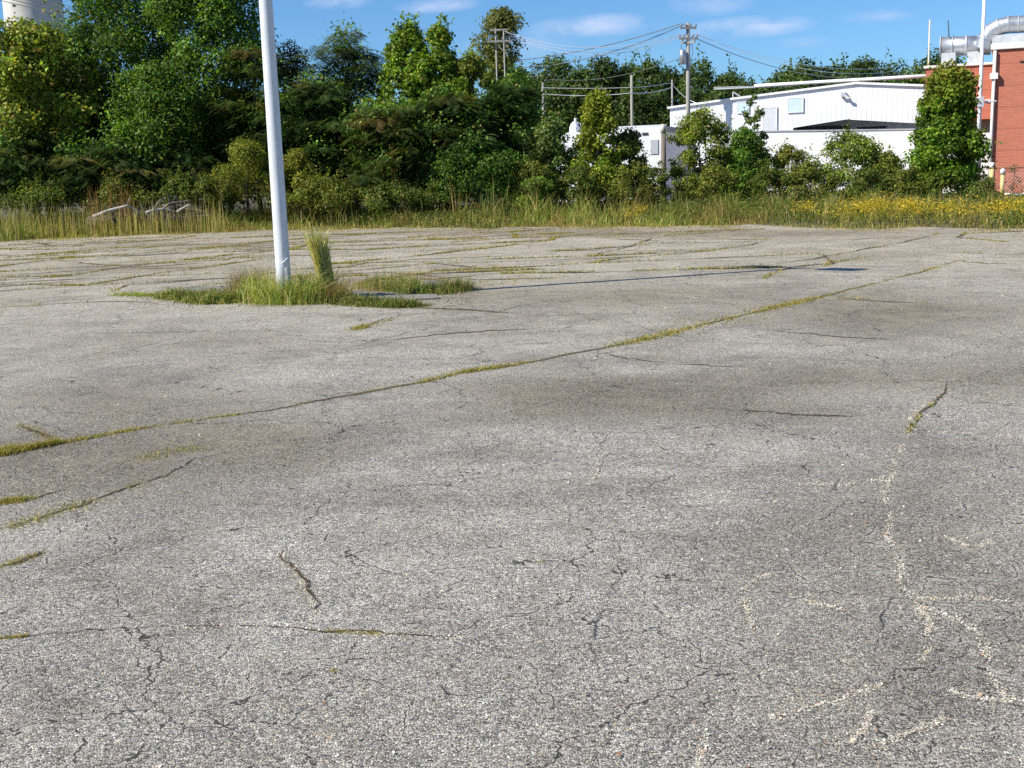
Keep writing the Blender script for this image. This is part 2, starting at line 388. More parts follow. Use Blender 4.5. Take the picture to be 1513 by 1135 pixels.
so.rotation_euler = Vector((-sx*math.cos(SUN_EL), -sy*math.cos(SUN_EL), -math.sin(SUN_EL))).to_track_quat('-Z', 'Y').to_euler()
sc.view_settings.view_transform = 'Standard'; sc.view_settings.look = 'None'; sc.view_settings.gamma = 1; sc.view_settings.exposure = 0.62

# ------------------------------------------------------------------ ground and pavement
S = 1500
gx = np.concatenate([[-S, -400, -150], np.linspace(-70, 70, 71), [150, 400, S]])
gy = np.concatenate([[-S, -400, -60], np.linspace(-20, 130, 76), [200, 500, S]])
X, Y = np.meshgrid(gx, gy); Z = np.full_like(X, -0.05)
idx = np.arange(X.size).reshape(X.shape)
q = np.stack([idx[:-1, :-1].ravel(), idx[:-1, 1:].ravel(), idx[1:, 1:].ravel(), idx[1:, :-1].ravel()], 1)
tag(np_mesh('ground', np.stack([X.ravel(), Y.ravel(), Z.ravel()], 1), q, M['ground']), kind='structure')

EDGE_PX = [(0, 357), (60, 354), (140, 352), (250, 345), (400, 340), (560, 338), (700, 337), (860, 335), (1000, 334), (1130, 333), (1250, 337), (1400, 337), (1513, 338)]
EP = np.array([G(*e)[:2] for e in EDGE_PX])
sl0 = (EP[2]-EP[0])/(EP[2][0]-EP[0][0]); 
ex = np.concatenate([[-80], EP[:, 0], [80]]); ey = np.concatenate([[EP[0][1]-2.0], EP[:, 1], [EP[-1][1]-3]])
def edge(x): 
    x = np.asarray(x, float)
    return np.interp(x, ex, ey) + .42*np.sin(x*1.3+1.2*np.sin(x*.7)) + .24*np.sin(x*3.7+1) + .14*np.sin(x*9+2)
nx, ny = 640, 260
xs = np.concatenate([np.linspace(-75, -22, 40, endpoint=False), np.linspace(-22, 22, 560), np.linspace(22, 75, 41)[1:]])
ts = np.linspace(0, 1, ny)
X, T = np.meshgrid(xs, ts); Y0 = -14.0; Y = Y0 + (edge(X)-Y0)*T; Z = hgt(X, Y)
STAINS = [(60, 690, 260, 60, 1.1), (330, 650, 200, 40, .9), (150, 590, 220, 25, .6), (480, 690, 160, 50, .6), (880, 590, 220, 32, 1.2), (1150, 560, 300, 22, .7), (1320, 465, 180, 28, 1.1), (940, 440, 200, 18, .8), (620, 436, 130, 10, .9),
          (1350, 800, 250, 130, .45), (1200, 610, 140, 14, .5), (200, 396, 130, 6, .9), (300, 362, 260, 6, .7), (900, 345, 500, 6, .9), (1480, 560, 120, 40, .6), (1050, 345, 200, 5, .8), (1250, 380, 120, 8, .5), (330, 500, 160, 10, .4), (700, 620, 120, 16, .5),
          (600, 1080, 500, 120, .18), (1300, 1050, 260, 120, .4), (260, 770, 120, 60, .3)]
LIGHTS = [(700, 700, 200, 70, .55), (600, 590, 160, 10, .2), (130, 450, 200, 22, .6), (950, 545, 150, 14, .6), (1050, 500, 120, 12, .5), (560, 760, 260, 90, .45), (350, 470, 250, 14, .5), (1330, 410, 120, 5, .4), (900, 780, 140, 60, .3), (640, 530, 110, 16, .4)]
stain = np.zeros(X.size)
vx = np.stack([X.ravel(), Y.ravel(), Z.ravel()-EYE], 1)
dp = vx@_F; ok = dp > .3
ppx = np.where(ok, CX + F*(vx@_R)/np.where(ok, dp, 1), -9e3); ppy = np.where(ok, CY - F*(vx@_U)/np.where(ok, dp, 1), 9e3)
for (a, b_, ra, rb, s) in STAINS:     # stain spots turned from picture pixels into places on the lot, frozen as a mesh attribute
    stain += s*np.exp(-(((ppx-a)/ra)**2+((ppy-b_)/rb)**2))
for (a, b_, ra, rb, s) in LIGHTS:
    stain -= s*np.exp(-(((ppx-a)/ra)**2+((ppy-b_)/rb)**2))
idx = np.arange(X.size).reshape(X.shape)
q = np.stack([idx[:-1, :-1].ravel(), idx[:-1, 1:].ravel(), idx[1:, 1:].ravel(), idx[1:, :-1].ravel()], 1)
V = np.stack([X.ravel(), Y.ravel(), Z.ravel()], 1)
# skirt at the far edge
n0 = len(V); last = idx[-1]; V2 = V[last].copy(); V2[:, 2] = -.08; V = np.vstack([V, V2]); st2 = np.concatenate([stain, stain[last]])
sk = np.stack([last[:-1], last[1:], n0+np.arange(1, len(last)), n0+np.arange(len(last)-1)], 1)
q = np.vstack([q, sk])
tag(np_mesh('pavement', V, q, M['asphalt'], attrs={'stain': st2}, smooth=True), kind='structure')

# ------------------------------------------------------------------ cracks
def polyline(pts, step, rough, straight=1.0):
    """world polyline from picture points, subdivided and jittered"""
    w = [G(*p)[:2] for p in pts]; out = [w[0]]
    for a, b in zip(w[:-1], w[1:]):
        d = np.linalg.norm(b-a); k = max(1, int(d/step)); t = (b-a)/d; nrm = np.array([-t[1], t[0]])
        mid = random.gauss(0, 1)*d*.02*straight; rough_ = rough*straight
        ph = random.random()*9; 
        for i in range(1, k+1):
            u = i/k
            off = mid*math.sin(PI*u) + (rough_*.8*math.sin(u*d*3.1+ph*2)+rough_*(math.sin(u*d*9+ph)*.5+random.gauss(0, .5)))*(0 if i == k else 1)
            out.append(a+(b-a)*u+nrm*off)
    return np.array(out)
def strips(name, specs, mat, z, label):
    Vs, Fs, A, St = [], [], [], []; off = 0
    for pts, wd in specs:
        d0 = np.linalg.norm(G(*pts[len(pts)//2])[:2]); step = .03 if d0 < 8 else (.06 if d0 < 16 else .12)
        pl = polyline(pts, step, .016 if d0 < 9 else .045, .3 if pts is JOINT else .7); n = len(pl)
        if n < 3: continue
        t = np.gradient(pl, axis=0); t /= np.linalg.norm(t, axis=1)[:, None]+1e-9
        for _ in range(2): t[1:-1] = (t[:-2]+t[1:-1]*2+t[2:])/4
        nr = np.stack([-t[:, 1], t[:, 0]], 1)
        wv = wd*(1+.35*np.sin(np.arange(n)*step*3+random.random()*6))
        l = pl-nr*wv[:, None]; r = pl+nr*wv[:, None]
        for arr in (l, pl, r): Vs.append(np.column_stack([arr, hgt(arr[:, 0], arr[:, 1])+z+.00002*len(Fs)]))
        i = np.arange(n-1)
        Fs.append(np.stack([off+i, off+i+1, off+n+i+1, off+n+i], 1)); Fs.append(np.stack([off+n+i, off+n+i+1, off+2*n+i+1, off+2*n+i], 1))
        A += [-np.ones(n), np.zeros(n), np.ones(n)]
        e = np.minimum(1, np.minimum(np.arange(n), n-1-np.arange(n))/(.15*n+2)); e = .35+.65*e
        e = e*(1+.35*np.sin(np.arange(n)*step*2.3+random.random()*6)); St += [e, e, e]; off += 3*n
    o = np_mesh(name, np.vstack(Vs), np.vstack(Fs), mat, attrs={'acr': np.concatenate(A), 'str': np.concatenate(St)})
    tag(o, label, None, None, 'structure'); return o
JOINT = [(-60, 692), (0, 676), (60, 661), (130, 650), (220, 632), (310, 618), (400, 606), (470, 592), (540, 580), (620, 566), (680, 552), (760, 540), (830, 525), (900, 512), (960, 500), (1040, 480), (1110, 464), (1180, 447), (1230, 435), (1300, 418), (1360, 402), (1420, 384)]
B_ = [(-40, 950), (0, 945), (60, 940), (150, 932), (270, 925), (350, 924), (430, 928), (500, 933), (570, 937), (650, 940), (690, 945)]
DIRT = [(JOINT, .034), (B_, .016), ([(412, 815), (430, 835), (445, 850), (462, 880), (468, 905)], .014),
        ([(0, 785), (60, 768), (110, 752), (160, 732), (250, 700), (300, 672)], .018), ([(0, 745), (50, 738), (100, 722)], .02), ([(0, 842), (40, 828), (60, 818)], .03),
        ([(30, 630), (60, 642), (90, 656)], .03),
        ([(1035, 603), (1080, 604), (1120, 607), (1180, 612), (1265, 615)], .03), ([(522, 488), (545, 480), (570, 470), (620, 462), (665, 460)], .05),
        ([(500, 508), (560, 503), (620, 497), (700, 490), (800, 485)], .035), ([(870, 520), (900, 523), (940, 530), (985, 537)], .035), ([(985, 537), (1060, 541), (1100, 540)], .022),
        ([(1105, 488), (1180, 494), (1260, 500), (1340, 503)], .02),
        ([(0, 369), (40, 366), (80, 363), (150, 360), (280, 355)], .12), ([(40, 357), (60, 360), (82, 364)], .14), ([(100, 386), (180, 380), (220, 377), (300, 370), (400, 369), (560, 368), (645, 362)], .10),
        ([(85, 386), (150, 391), (200, 395), (250, 392), (325, 386)], .08), ([(0, 407), (60, 404), (150, 398), (260, 396), (335, 394)], .07), ([(165, 432), (190, 421), (250, 418), (320, 412)], .09),
        ([(500, 397), (545, 389), (620, 383), (770, 378)], .09), ([(625, 388), (700, 396), (830, 399)], .08), ([(330, 386), (345, 381), (370, 377), (560, 380)], .07), ([(470, 390), (560, 392), (640, 391)], .06),
        ([(560, 404), (610, 406), (660, 411), (720, 414), (830, 410)], .10), ([(600, 430), (650, 425), (690, 420)], .05), ([(560, 452), (640, 455), (700, 458), (770, 462)], .06),
        ([(1100, 395), (1150, 390), (1210, 381), (1300, 365), (1390, 345)], .06), ([(1410, 374), (1460, 376), (1513, 377)], .05), ([(1420, 386), (1460, 390), (1513, 391)], .05),
        ([(0, 455), (70, 450), (160, 446), (240, 449)], .04), ([(1230, 440), (1300, 446), (1400, 450)], .03),
        ([(800, 372), (900, 369), (1000, 371), (1060, 368)], .07), ([(880, 352), (960, 356), (1060, 353), (1160, 355)], .08), ([(420, 352), (520, 354), (640, 350)], .09), ([(1300, 352), (1400, 350), (1513, 351)], .06),
        ([(1340, 640), (1360, 612), (1385, 590), (1400, 560)], .014)]
_r = random.Random(5)
def inv(x, y):
    v = np.array([x, y, -EYE]); d = v@_F; return (CX+F*(v@_R)/d, CY-F*(v@_U)/d)
def network(x0, x1, y0, y1, dx, dy, keep, wlo, whi, jx=.32):
    nx_ = int((x1-x0)/dx)+1; ny_ = int((y1-y0)/dy)+1; N_ = {}
    for i in range(nx_):
        for j in range(ny_): N_[i, j] = (x0+(i+(j % 2)*.5+_r.uniform(-jx, jx))*dx, y0+(j+_r.uniform(-jx, jx))*dy+.09*i*dx)
    out = []
    for (i, j), p in N_.items():
        for q in ((i+1, j), (i+(j % 2), j+1)):
            if q in N_ and _r.random() < keep:
                a, b_ = p, N_[q]; m_ = ((a[0]+b_[0])/2+_r.gauss(0, .07*dx), (a[1]+b_[1])/2+_r.gauss(0, .07*dy))
                if a[1] < float(edge(a[0])) and b_[1] < float(edge(b_[0])): out.append(([inv(*a), inv(*m_), inv(*b_)], _r.uniform(wlo, whi)))
    return out
SLABS = network(-19, 5, 16.5, 36, 3.3, 2.3, .74, .05, .10) + network(-19, 4, 18, 35, 5.1, 1.9, .5, .05, .09) + network(4, 16, 17, 33, 4.4, 2.6, .42, .03, .07)
DIRT += SLABS
FARC = network(-13, 14, 10, 17, 2.4, 1.7, .33, .018, .035)
THIN = [(p, w*.7) for p, w in FARC]+[(p, w*.5) for p, w in [([(870, 715), (885, 690), (895, 665)], .016), ([(922, 812), (914, 840), (905, 862), (893, 880), (888, 892)], .020), ([(888, 892), (878, 920), (872, 960), (880, 990)], .012),
        ([(1130, 925), (1080, 950), (1050, 985), (1043, 1020), (1025, 1052), (990, 1090), (975, 1135)], .016), ([(1320, 880), (1303, 905), (1295, 940), (1292, 965)], .018), ([(1295, 980), (1280, 1020), (1283, 1060), (1275, 1135)], .012),
        ([(690, 960), (665, 990), (655, 1020), (645, 1050)], .018), ([(700, 945), (740, 938), (790, 922), (820, 900)], .014), ([(830, 950), (815, 990), (790, 1030), (770, 1080)], .012), ([(590, 1000), (615, 975), (650, 955)], .012),
        ([(200, 945), (170, 990), (140, 1020)], .010), ([(1345, 1090), (1380, 1070), (1395, 1030)], .016), ([(250, 490), (330, 487), (350, 498)], .03), ([(350, 498), (440, 500), (520, 508)], .03),
        ([(740, 580), (800, 575), (900, 571), (1000, 560)], .018), ([(1000, 690), (1040, 670), (1090, 660)], .012), ([(1170, 735), (1230, 722), (1250, 700)], .012),
        ([(1460, 640), (1480, 700), (1500, 730)], .010), ([(560, 860), (610, 850), (640, 870)], .009), ([(100, 1020), (180, 1040), (220, 1090)], .010), ([(870, 1135), (890, 1100), (900, 1060), (930, 1030)], .013),
        ([(740, 440), (830, 446), (900, 441), (960, 452)], .03), ([(640, 470), (720, 473), (790, 470)], .03), ([(480, 420+48), (520, 470), (540, 476)], .03),
        ([(1200, 540), (1290, 534), (1390, 538)], .018), ([(1430, 470), (1470, 480), (1513, 484)], .02), ([(1150, 400), (1300, 404), (1420, 400)], .035), ([(880, 400), (960, 392), (1040, 394)], .04)]]
PALE = [([(1330, 655), (1322, 690), (1312, 720), (1310, 750), (1316, 790), (1325, 830), (1340, 868), (1362, 892)], .022), ([(1350, 880), (1400, 884), (1440, 880), (1513, 894)], .018), ([(1362, 892), (1372, 930), (1368, 975)], .018),
        ([(1365, 892), (1420, 912), (1452, 940), (1462, 990), (1490, 1020), (1513, 1030)], .020), ([(1180, 716), (1250, 716), (1300, 708), (1312, 700)], .014), ([(1098, 870), (1110, 858), (1140, 845)], .014), ([(1180, 885), (1215, 893), (1250, 902)], .016),
        ([(1105, 880), (1110, 915), (1120, 935)], .012), ([(1400, 1015), (1440, 1028), (1500, 1030)], .014), ([(1340, 640), (1350, 610), (1375, 590)], .03), ([(1370, 636), (1440, 640), (1513, 645)], .02), ([(960, 430), (1000, 437), (1060, 445), (1110, 452)], .05),
        ([(1395, 790), (1430, 805), (1470, 800)], .010), ([(1270, 1100), (1285, 1050), (1275, 1010)], .012), ([(1040, 1135), (1035, 1080)], .012)]
strips('crack_dirt_lines', DIRT, M['crack_dirt'], .004, 'dark dirt-filled cracks running across the old asphalt')
strips('crack_hairlines', THIN, M['crack_thin'], .003, 'thin dark hairline cracks in the asphalt')


# ------------------------------------------------------------------ leaf, frond and blade builders
def unit(v): return v/(np.linalg.norm(v, axis=-1, keepdims=True)+1e-9)
def pal(n, colors, weights, jit=.18, rng=RNG):
    c = np.array(colors)[rng.choice(len(colors), n, p=np.array(weights)/sum(weights))]
    return np.clip(c*(1+rng.normal(0, jit, (n, 1)))*(1+rng.normal(0, jit*.35, (n, 3))), .004, .9)
def leaf_quads(Pn, nrm, size, aspect=.62, rng=RNG):
    """folded rhombus leaves: 4 verts each"""
    n = len(Pn); d = unit(np.cross(nrm, rng.normal(0, 1, (n, 3)))); s = np.cross(nrm, d)
    d[:, 2] -= .25; d = unit(d)
    L_ = size[:, None]; w = L_*aspect*.5
    a = Pn; b = Pn+d*L_*.42+s*w+nrm*L_*.08; c = Pn+d*L_-nrm*L_*.08; e = Pn+d*L_*.42-s*w+nrm*L_*.08
    V = np.stack([a, b, c, e], 1).reshape(-1, 3); Fq = np.arange(4*n).reshape(n, 4)
    return V, Fq
def blades(base, h, w, lean, rng=RNG, bend=.35, az=None):
    """two-quad curved blades"""
    n = len(base); az = rng.uniform(0, 2*PI, n) if az is None else az
    d = np.stack([np.cos(az), np.sin(az), np.zeros(n)], 1); fa = rng.uniform(0, 2*PI, n); s = np.stack([np.cos(fa), np.sin(fa), np.zeros(n)], 1)
    h_ = h[:, None]; w_ = w[:, None]*.5; le = lean[:, None]
    up = np.array([0, 0, 1.])
    p0 = base; p1 = base+up*h_*.55+d*h_*le*.35; p2 = base+up*h_*(1-.25*le)+d*h_*le*(1+bend)
    V = np.stack([p0-s*w_, p0+s*w_, p1+s*w_*.85, p1-s*w_*.85, p2+s*w_*.15, p2-s*w_*.15], 1).reshape(-1, 3)
    i = np.arange(n)[:, None]*6
    Fq = np.concatenate([i+np.array([0, 1, 2, 3]), i+np.array([3, 2, 4, 5])], 0)
    return V, Fq
def rep(c, k): return np.repeat(c, k, 0)

GREEN = [(.035, .085, .018), (.055, .125, .022), (.085, .165, .03), (.13, .21, .04), (.16, .13, .05)]
def profile_r(prof, t): return np.interp(t, [a for a, _ in prof], [b for _, b in prof])
ROUND = [(0, .35), (.12, .75), (.35, 1), (.65, .92), (.85, .62), (1, .12)]
CONE = [(0, .55), (.12, .9), (.3, 1), (.55, .78), (.8, .42), (1, .05)]
OVAL = [(0, .5), (.15, .85), (.4, 1), (.65, .9), (.85, .62), (.95, .38), (1, .1)]
BUSH = [(0, .8), (.2, 1), (.5, .95), (.8, .65), (1, .2)]

def clump_centres(n, X0, Y0_, zb, zt, R, prof, rng, inner=.35, fd=1.0):
    t = rng.uniform(0.02, .98, n); a = rng.uniform(0, 2*PI, n); rr = profile_r(prof, t)*R
    k = np.sqrt(rng.uniform(inner**2, 1, n))
    lump = 1+.16*np.sin(3*a+t*7+rng.uniform(0, 6))+.10*np.sin(5*a-t*11)
    x = X0+np.cos(a)*rr*k*lump; y = Y0_+np.sin(a)*rr*k*lump*fd; z = zb+(zt-zb)*t
    return np.stack([x, y, z], 1)
def trunk_limbs(parent, X0, Y0_, ztop, R, cc, r0, nl, mat=None, lean=0):
    mb = MB(); gz = -.1
    pts = []; n = 7
    for i in range(n):
        u = i/(n-1); pts.append((X0+lean*u+.06*R*math.sin(u*5+X0), Y0_+.05*R*math.sin(u*4+1), gz+(ztop-gz)*u))
    mb.tube(pts, [r0*(1-.82*i/(n-1)) for i in range(n)], 8)
    sel = cc[RNG.choice(len(cc), min(nl, len(cc)), replace=False)]
    for c in sel:
        zt = max(.25, min(ztop*.9, c[2]-.35*math.hypot(c[0]-X0, c[1]-Y0_)-.2)); u = (zt-gz)/(ztop-gz)
        a = Vector((X0+lean*u+.06*R*math.sin(u*5+X0), Y0_+.05*R*math.sin(u*4+1), zt)); b = Vector(c)
        m1 = a.lerp(b, .5)+Vector((random.uniform(-.1, .1), random.uniform(-.1, .1), .12*(b-a).length))
        rl = r0*.38*(1-.6*u)
        mb.tube([a, m1, b], [rl, rl*.6, rl*.2], 5)
    return mb.build('trunk', mat or M['bark'], parent, smooth=True)

def broadleaf(name, label, px, ptop, wpx, Yd, pbot=None, group=None, cat='tree', nleaf=20000, lsize=.11, colors=GREEN, weights=(3, 4, 3, 1, 0), prof=ROUND, nclump=70, cr=.55, inner=.35,
              shoots=0, trunk_r=.12, limbs=16, seed=None, mat='leaf', fd=1.0, flat=.8, droop=0, ybase=None, topcolor=None):
    rng = np.random.default_rng(seed if seed is not None else int(px*7+ptop*3+wpx)); 
    pm = pbot if pbot else 280
    X0 = P(px, (ptop+pm)/2, Yd)[0]; zt = P(px, ptop, Yd)[2]; R = wpx/2/F*Yd
    zb = max(.15, P(px, pbot, Yd)[2]) if pbot else .3
    crr = cr*min(1.0, (R/2)**.5)
    zt_ = zt-crr*.5; Rr = max(R-crr*.55, R*.45)
    cc = clump_centres(nclump, X0, Yd, zb+crr*.2, zt_, Rr, prof, rng, inner, fd)
    cc = np.vstack([cc, [[X0, Yd, zt_]]])
    root = empty(name, (X0, Yd, -.05), label, cat, group)
    trunk_limbs(root, X0, Yd, zt_*.96 if zt_ > 1 else zt_*.8, R, cc, trunk_r, limbs)
    crs = crr*rng.uniform(.45, 1.4, len(cc)); w = crs**2; own = rng.choice(len(cc), nleaf, p=w/w.sum())
    dv = unit(rng.normal(0, 1, (nleaf, 3))); rad = rng.uniform(.25, 1, nleaf)**.45*rng.normal(1, .13, nleaf)
    off = dv*(crs[own]*rad)[:, None]; off[:, 2] *= flat
    Pn = cc[own]+off; tone = rng.normal(0, .26, len(cc))[own]
    if shoots:
        sh = rng.integers(0, len(cc), shoots); sd = unit(np.stack([rng.normal(0, .5, shoots), rng.normal(0, .5, shoots), rng.uniform(.3, 1.2, shoots)], 1))
        out = cc[sh]-np.array([X0, Yd, (zb+zt)/2]); sd = unit(sd+.8*unit(out)); k = 14; u = np.linspace(.5, 1.9, k)
        Q = (cc[sh][:, None, :]+sd[:, None, :]*(crs[sh][:, None]*u[None])[..., None]).reshape(-1, 3)+rng.normal(0, .045, (shoots*k, 3))
        Pn = np.vstack([Pn, Q]); dv = np.vstack([dv, unit(rng.normal(0, 1, (len(Q), 3)))]); tone = np.concatenate([tone, np.full(len(Q), .2)])
    keep = Pn[:, 2] > .02; Pn = Pn[keep]; dv = dv[keep]; tone = tone[keep]; n = len(Pn)
    nr = unit(dv*.7+np.array([0, 0, .55])+rng.normal(0, .55, (n, 3)))
    sz = lsize*rng.uniform(.6, 1.3, n)
    V, Fq = leaf_quads(Pn, nr, sz, .72, rng)
    c = pal(n, colors, weights, .2, rng)*np.clip(1+tone, .5, 1.6)[:, None]
    if topcolor is not None:
        tt = np.clip(((Pn[:, 2]-zb)/(zt-zb)-topcolor[1])/(1-topcolor[1]), 0, 1)*rng.uniform(.2, 1.2, n)
        c = c*(1-np.clip(tt, 0, 1)[:, None])+np.array(topcolor[0])*np.clip(tt, 0, 1)[:, None]*rng.uniform(.6, 1.3, (n, 1))
    np_mesh('crown', V, Fq, M[mat], root, col=rep(c, 4))
    return root

def mimosa(name, label, px, ptop, wpx, Yd, pbot=290, group=None, nfr=2600, colors=((.035, .07, .03), (.05, .095, .035), (.08, .105, .04), (.16, .11, .055)), weights=(4, 4, 2, .7), prof=BUSH, nclump=46, seed=None, inner=.3, sparse=1.0):
    """feathery tree: flat tiers of drooping fronds, each frond a rachis with narrow side leaflets"""
    rng = np.random.default_rng(seed if seed is not None else int(px*5+ptop+wpx))
    X0 = P(px, (ptop+pbot)/2, Yd)[0]; zt = P(px, ptop, Yd)[2]; R = wpx/2/F*Yd; zb = max(.3, P(px, pbot, Yd)[2])
    cc = clump_centres(nclump, X0, Yd, zb+.2, zt-.15, R*.84, prof, rng, inner, .9); cc = np.vstack([cc, [[X0, Yd, zt-.2]]])
    root = empty(name, (X0, Yd, -.05), label, 'tree', group)
    trunk_limbs(root, X0, Yd, zt*.85, R, cc, .11, 18)
    own = rng.integers(0, len(cc), nfr); crs = rng.uniform(.45, .95, len(cc))*sparse
    a = rng.uniform(0, 2*PI, nfr); rr = crs[own]*np.sqrt(rng.uniform(.0, 1, nfr))
    b = cc[own]+np.stack([np.cos(a)*rr, np.sin(a)*rr, rng.normal(0, .09, nfr)-rr*rr*.28], 1)
    tone = rng.normal(0, .22, len(cc))[own]; cl_c = pal(len(cc), colors, weights, .1, rng)[own]
    a2 = a+rng.normal(0, .7, nfr); d = unit(np.stack([np.cos(a2), np.sin(a2), rng.uniform(-.45, .2, nfr)], 1)); Lf = rng.uniform(.28, .5, nfr)
    side = unit(np.cross(d, np.array([0, 0, 1.])+rng.normal(0, .25, (nfr, 3)))); up = np.cross(side, d)
    K = 7; Vs = []; 
    for k in range(K):
        u = (k+.6)/K; pos = b+d*(Lf*u)[:, None]-up*0+np.array([0, 0, -1.])*(Lf*u*u*.35)[:, None]
        pl = Lf*.42*math.sin(PI*min(1, u*.85+.12))
        for s in (-1, 1):
            dd = unit(side*s+d*.55+np.array([0, 0, -.22])); w = d*(Lf*.07)[:, None]
            tip = pos+dd*pl[:, None]
            Vs.append(np.stack([pos-w*.5, pos+w*.5, pos+dd*(pl*.6)[:, None]+w*.8, tip-w*.2], 1))
    V = np.concatenate(Vs, 0).reshape(-1, 3); Fq = np.arange(len(V)).reshape(-1, 4)
    c = (cl_c*.6+pal(nfr, colors, weights, .15, rng)*.4)*np.clip(1+tone, .5, 1.6)[:, None]
    c = np.tile(c, (2*K, 1))
    C4 = rep(c, 4); nb = int(nfr*2.0)
    ow = rng.integers(0, len(cc), nb); pick = rng.uniform(0, 1, len(cc)) < .45; ow = ow[pick[ow]]; nb = len(ow)
    Pb = cc[ow]+rng.normal(0, .3, (nb, 3)); V2, F2 = leaf_quads(Pb, unit(rng.normal(0, .6, (nb, 3))+np.array([-.2, -.3, .6])), rng.uniform(.09, .17, nb), .7, rng)
    cb = pal(nb, [(.05, .11, .02), (.08, .16, .03), (.13, .2, .04), (.17, .15, .05)], (3, 3, 1.5, .6), .2, rng)
    V = np.vstack([V, V2]); Fq = np.vstack([Fq, F2+len(C4)]); C4 = np.vstack([C4, rep(cb, 4)])
    np_mesh('crown', V, Fq, M['frond'], root, col=C4)
    return root

# ------------------------------------------------------------------ left tree mass
GT = 'trees along the left edge of the lot'
YG = [(.06, .11, .02), (.11, .175, .03), (.18, .245, .04), (.25, .27, .06), (.24, .16, .06)]
broadleaf('broadleaf_tree', 'yellow-green large-leaved tree in front of the pale tower', 48, 28, 190, 45.5, 250, GT, nleaf=36000, lsize=.15, colors=YG, weights=(2, 4, 4, 2, .8), nclump=120, cr=.62, shoots=60)
broadleaf('broadleaf_tree', 'tall dark green tree just right of the pale tower', 175, -70, 200, 49, 260, GT, nleaf=46000, lsize=.13, weights=(4, 4, 2, .6, .3), nclump=170, cr=.7, prof=OVAL, shoots=60)
broadleaf('broadleaf_tree', 'tall bright-topped tree directly left of the white lamp pole', 300, -95, 200, 48, 262, GT, nleaf=48000, lsize=.13, weights=(2, 4, 4, 1.6, 0), nclump=170, cr=.7, prof=OVAL, shoots=60)
broadleaf('broadleaf_tree', 'shaded tree filling the gap behind the yellow-green and the tall dark tree', 112, 85, 160, 51, 270, GT, nleaf=28000, lsize=.13, weights=(4, 4, 2, .6, 0), nclump=100, cr=.65)
broadleaf('broadleaf_tree', 'mid green tree with hanging leaf clumps between the two tall trees', 235, 95, 150, 45.5, 255, GT, nleaf=28000, lsize=.12, weights=(2, 4, 4, 1.6, 0), nclump=90, cr=.6)
mimosa('silk_tree', 'low dark feathery tree beneath the yellow-green tree at the edge of the picture', 40, 190, 190, 43.5, 292, GT, nfr=2600)
mimosa('silk_tree', 'low feathery tree spreading above the reddish grass stems', 165, 200, 190, 44, 285, GT, nfr=2600)
mimosa('silk_tree', 'feathery tree reaching over the bleached logs', 262, 215, 120, 44.5, 285, GT, nfr=1500)
mimosa('silk_tree', 'brown-tinged feathery tree right behind the lamp pole top', 375, 62, 130, 46.5, 250, GT, nfr=2600, colors=((.045, .085, .03), (.07, .10, .035), (.13, .10, .05), (.18, .09, .05)), weights=(4, 4, 1, .35))
broadleaf('broadleaf_tree', 'reddish brown leaved tree peeping over the feathery trees', 432, 62, 100, 49, 260, GT, nleaf=9000, lsize=.11, colors=[(.05, .07, .03), (.10, .09, .04), (.17, .09, .05), (.08, .11, .03), (.2, .1, .05)], weights=(3, 3, 2, 3, 1), nclump=34)
mimosa('silk_tree', 'dark feathery tree filling the space right of the lamp pole', 460, 112, 190, 46, 290, GT, nfr=4200, nclump=70)
mimosa('silk_tree', 'open-crowned feathery tree with airy grey-brown top above its neighbours', 518, 42, 150, 48.5, 250, GT, nfr=4200, nclump=60, prof=[(0, .8), (.4, .7), (.6, .85), (.8, 1), (.93, .75), (1, .4)], inner=.15, sparse=.8, colors=((.05, .075, .045), (.08, .10, .06), (.12, .09, .06), (.05, .08, .04)), weights=(4, 3, 2, 2))
broadleaf('bush', 'yellow-green rounded bush behind the lamp pole shaft', 365, 210, 130, 43, 300, GT, 'bush', nleaf=11000, lsize=.07, colors=[(.09, .13, .02), (.14, .18, .03), (.2, .21, .035), (.06, .1, .02), (.2, .15, .04)], weights=(3, 4, 3, 2, .6), nclump=44, cr=.45, prof=BUSH, trunk_r=.04)
broadleaf('bush', 'small yellow-green bush beside the dark feathery tree, right of the lamp pole', 440, 222, 90, 43.2, 300, GT, 'bush', nleaf=7000, lsize=.07, colors=[(.09, .13, .02), (.13, .16, .03), (.22, .2, .04), (.06, .1, .02), (.2, .15, .04)], weights=(3, 3, 2, 3, 1), nclump=30, cr=.4, prof=BUSH, trunk_r=.04)
GUM = [(.05, .11, .02), (.08, .16, .025), (.13, .21, .03), (.19, .24, .04), (.2, .2, .05)]
broadleaf('gum_tree', 'upright bright green sapling with a spiky top, left one of the pair', 606, 36, 112, 47, 250, GT, nleaf=22000, lsize=.14, colors=GUM, weights=(2, 4, 4, 1.5, .3), prof=[(0, .7), (.4, 1), (.65, .85), (.82, .55), (.93, .35), (1, .15)], nclump=100, cr=.40, shoots=150, inner=.25)
broadleaf('gum_tree', 'upright bright green sapling with a spiky top, right one of the pair', 648, 38, 104, 46.6, 250, GT, nleaf=21000, lsize=.14, colors=GUM, weights=(2, 4, 4, 2, .3), prof=[(0, .7), (.4, 1), (.65, .85), (.82, .55), (.93, .35), (1, .15)], nclump=100, cr=.40, shoots=150, inner=.25)
broadleaf('gum_tree', 'short yellow-green sapling between the spiky pair and the lone tall pine', 700, 80, 116, 46.4, 245, GT, nleaf=13000, lsize=.12, colors=YG, weights=(2, 4, 4, 2, .5), prof=ROUND, nclump=56, cr=.42, shoots=40)
mimosa('silk_tree', 'feathery tree with rusty tier tops in front of the spiky pair', 575, 150, 200, 44.5, 292, GT, nfr=4200, nclump=70, colors=((.035, .07, .025), (.06, .085, .03), (.12, .10, .045), (.19, .12, .06)), weights=(4, 3, 2, 1))
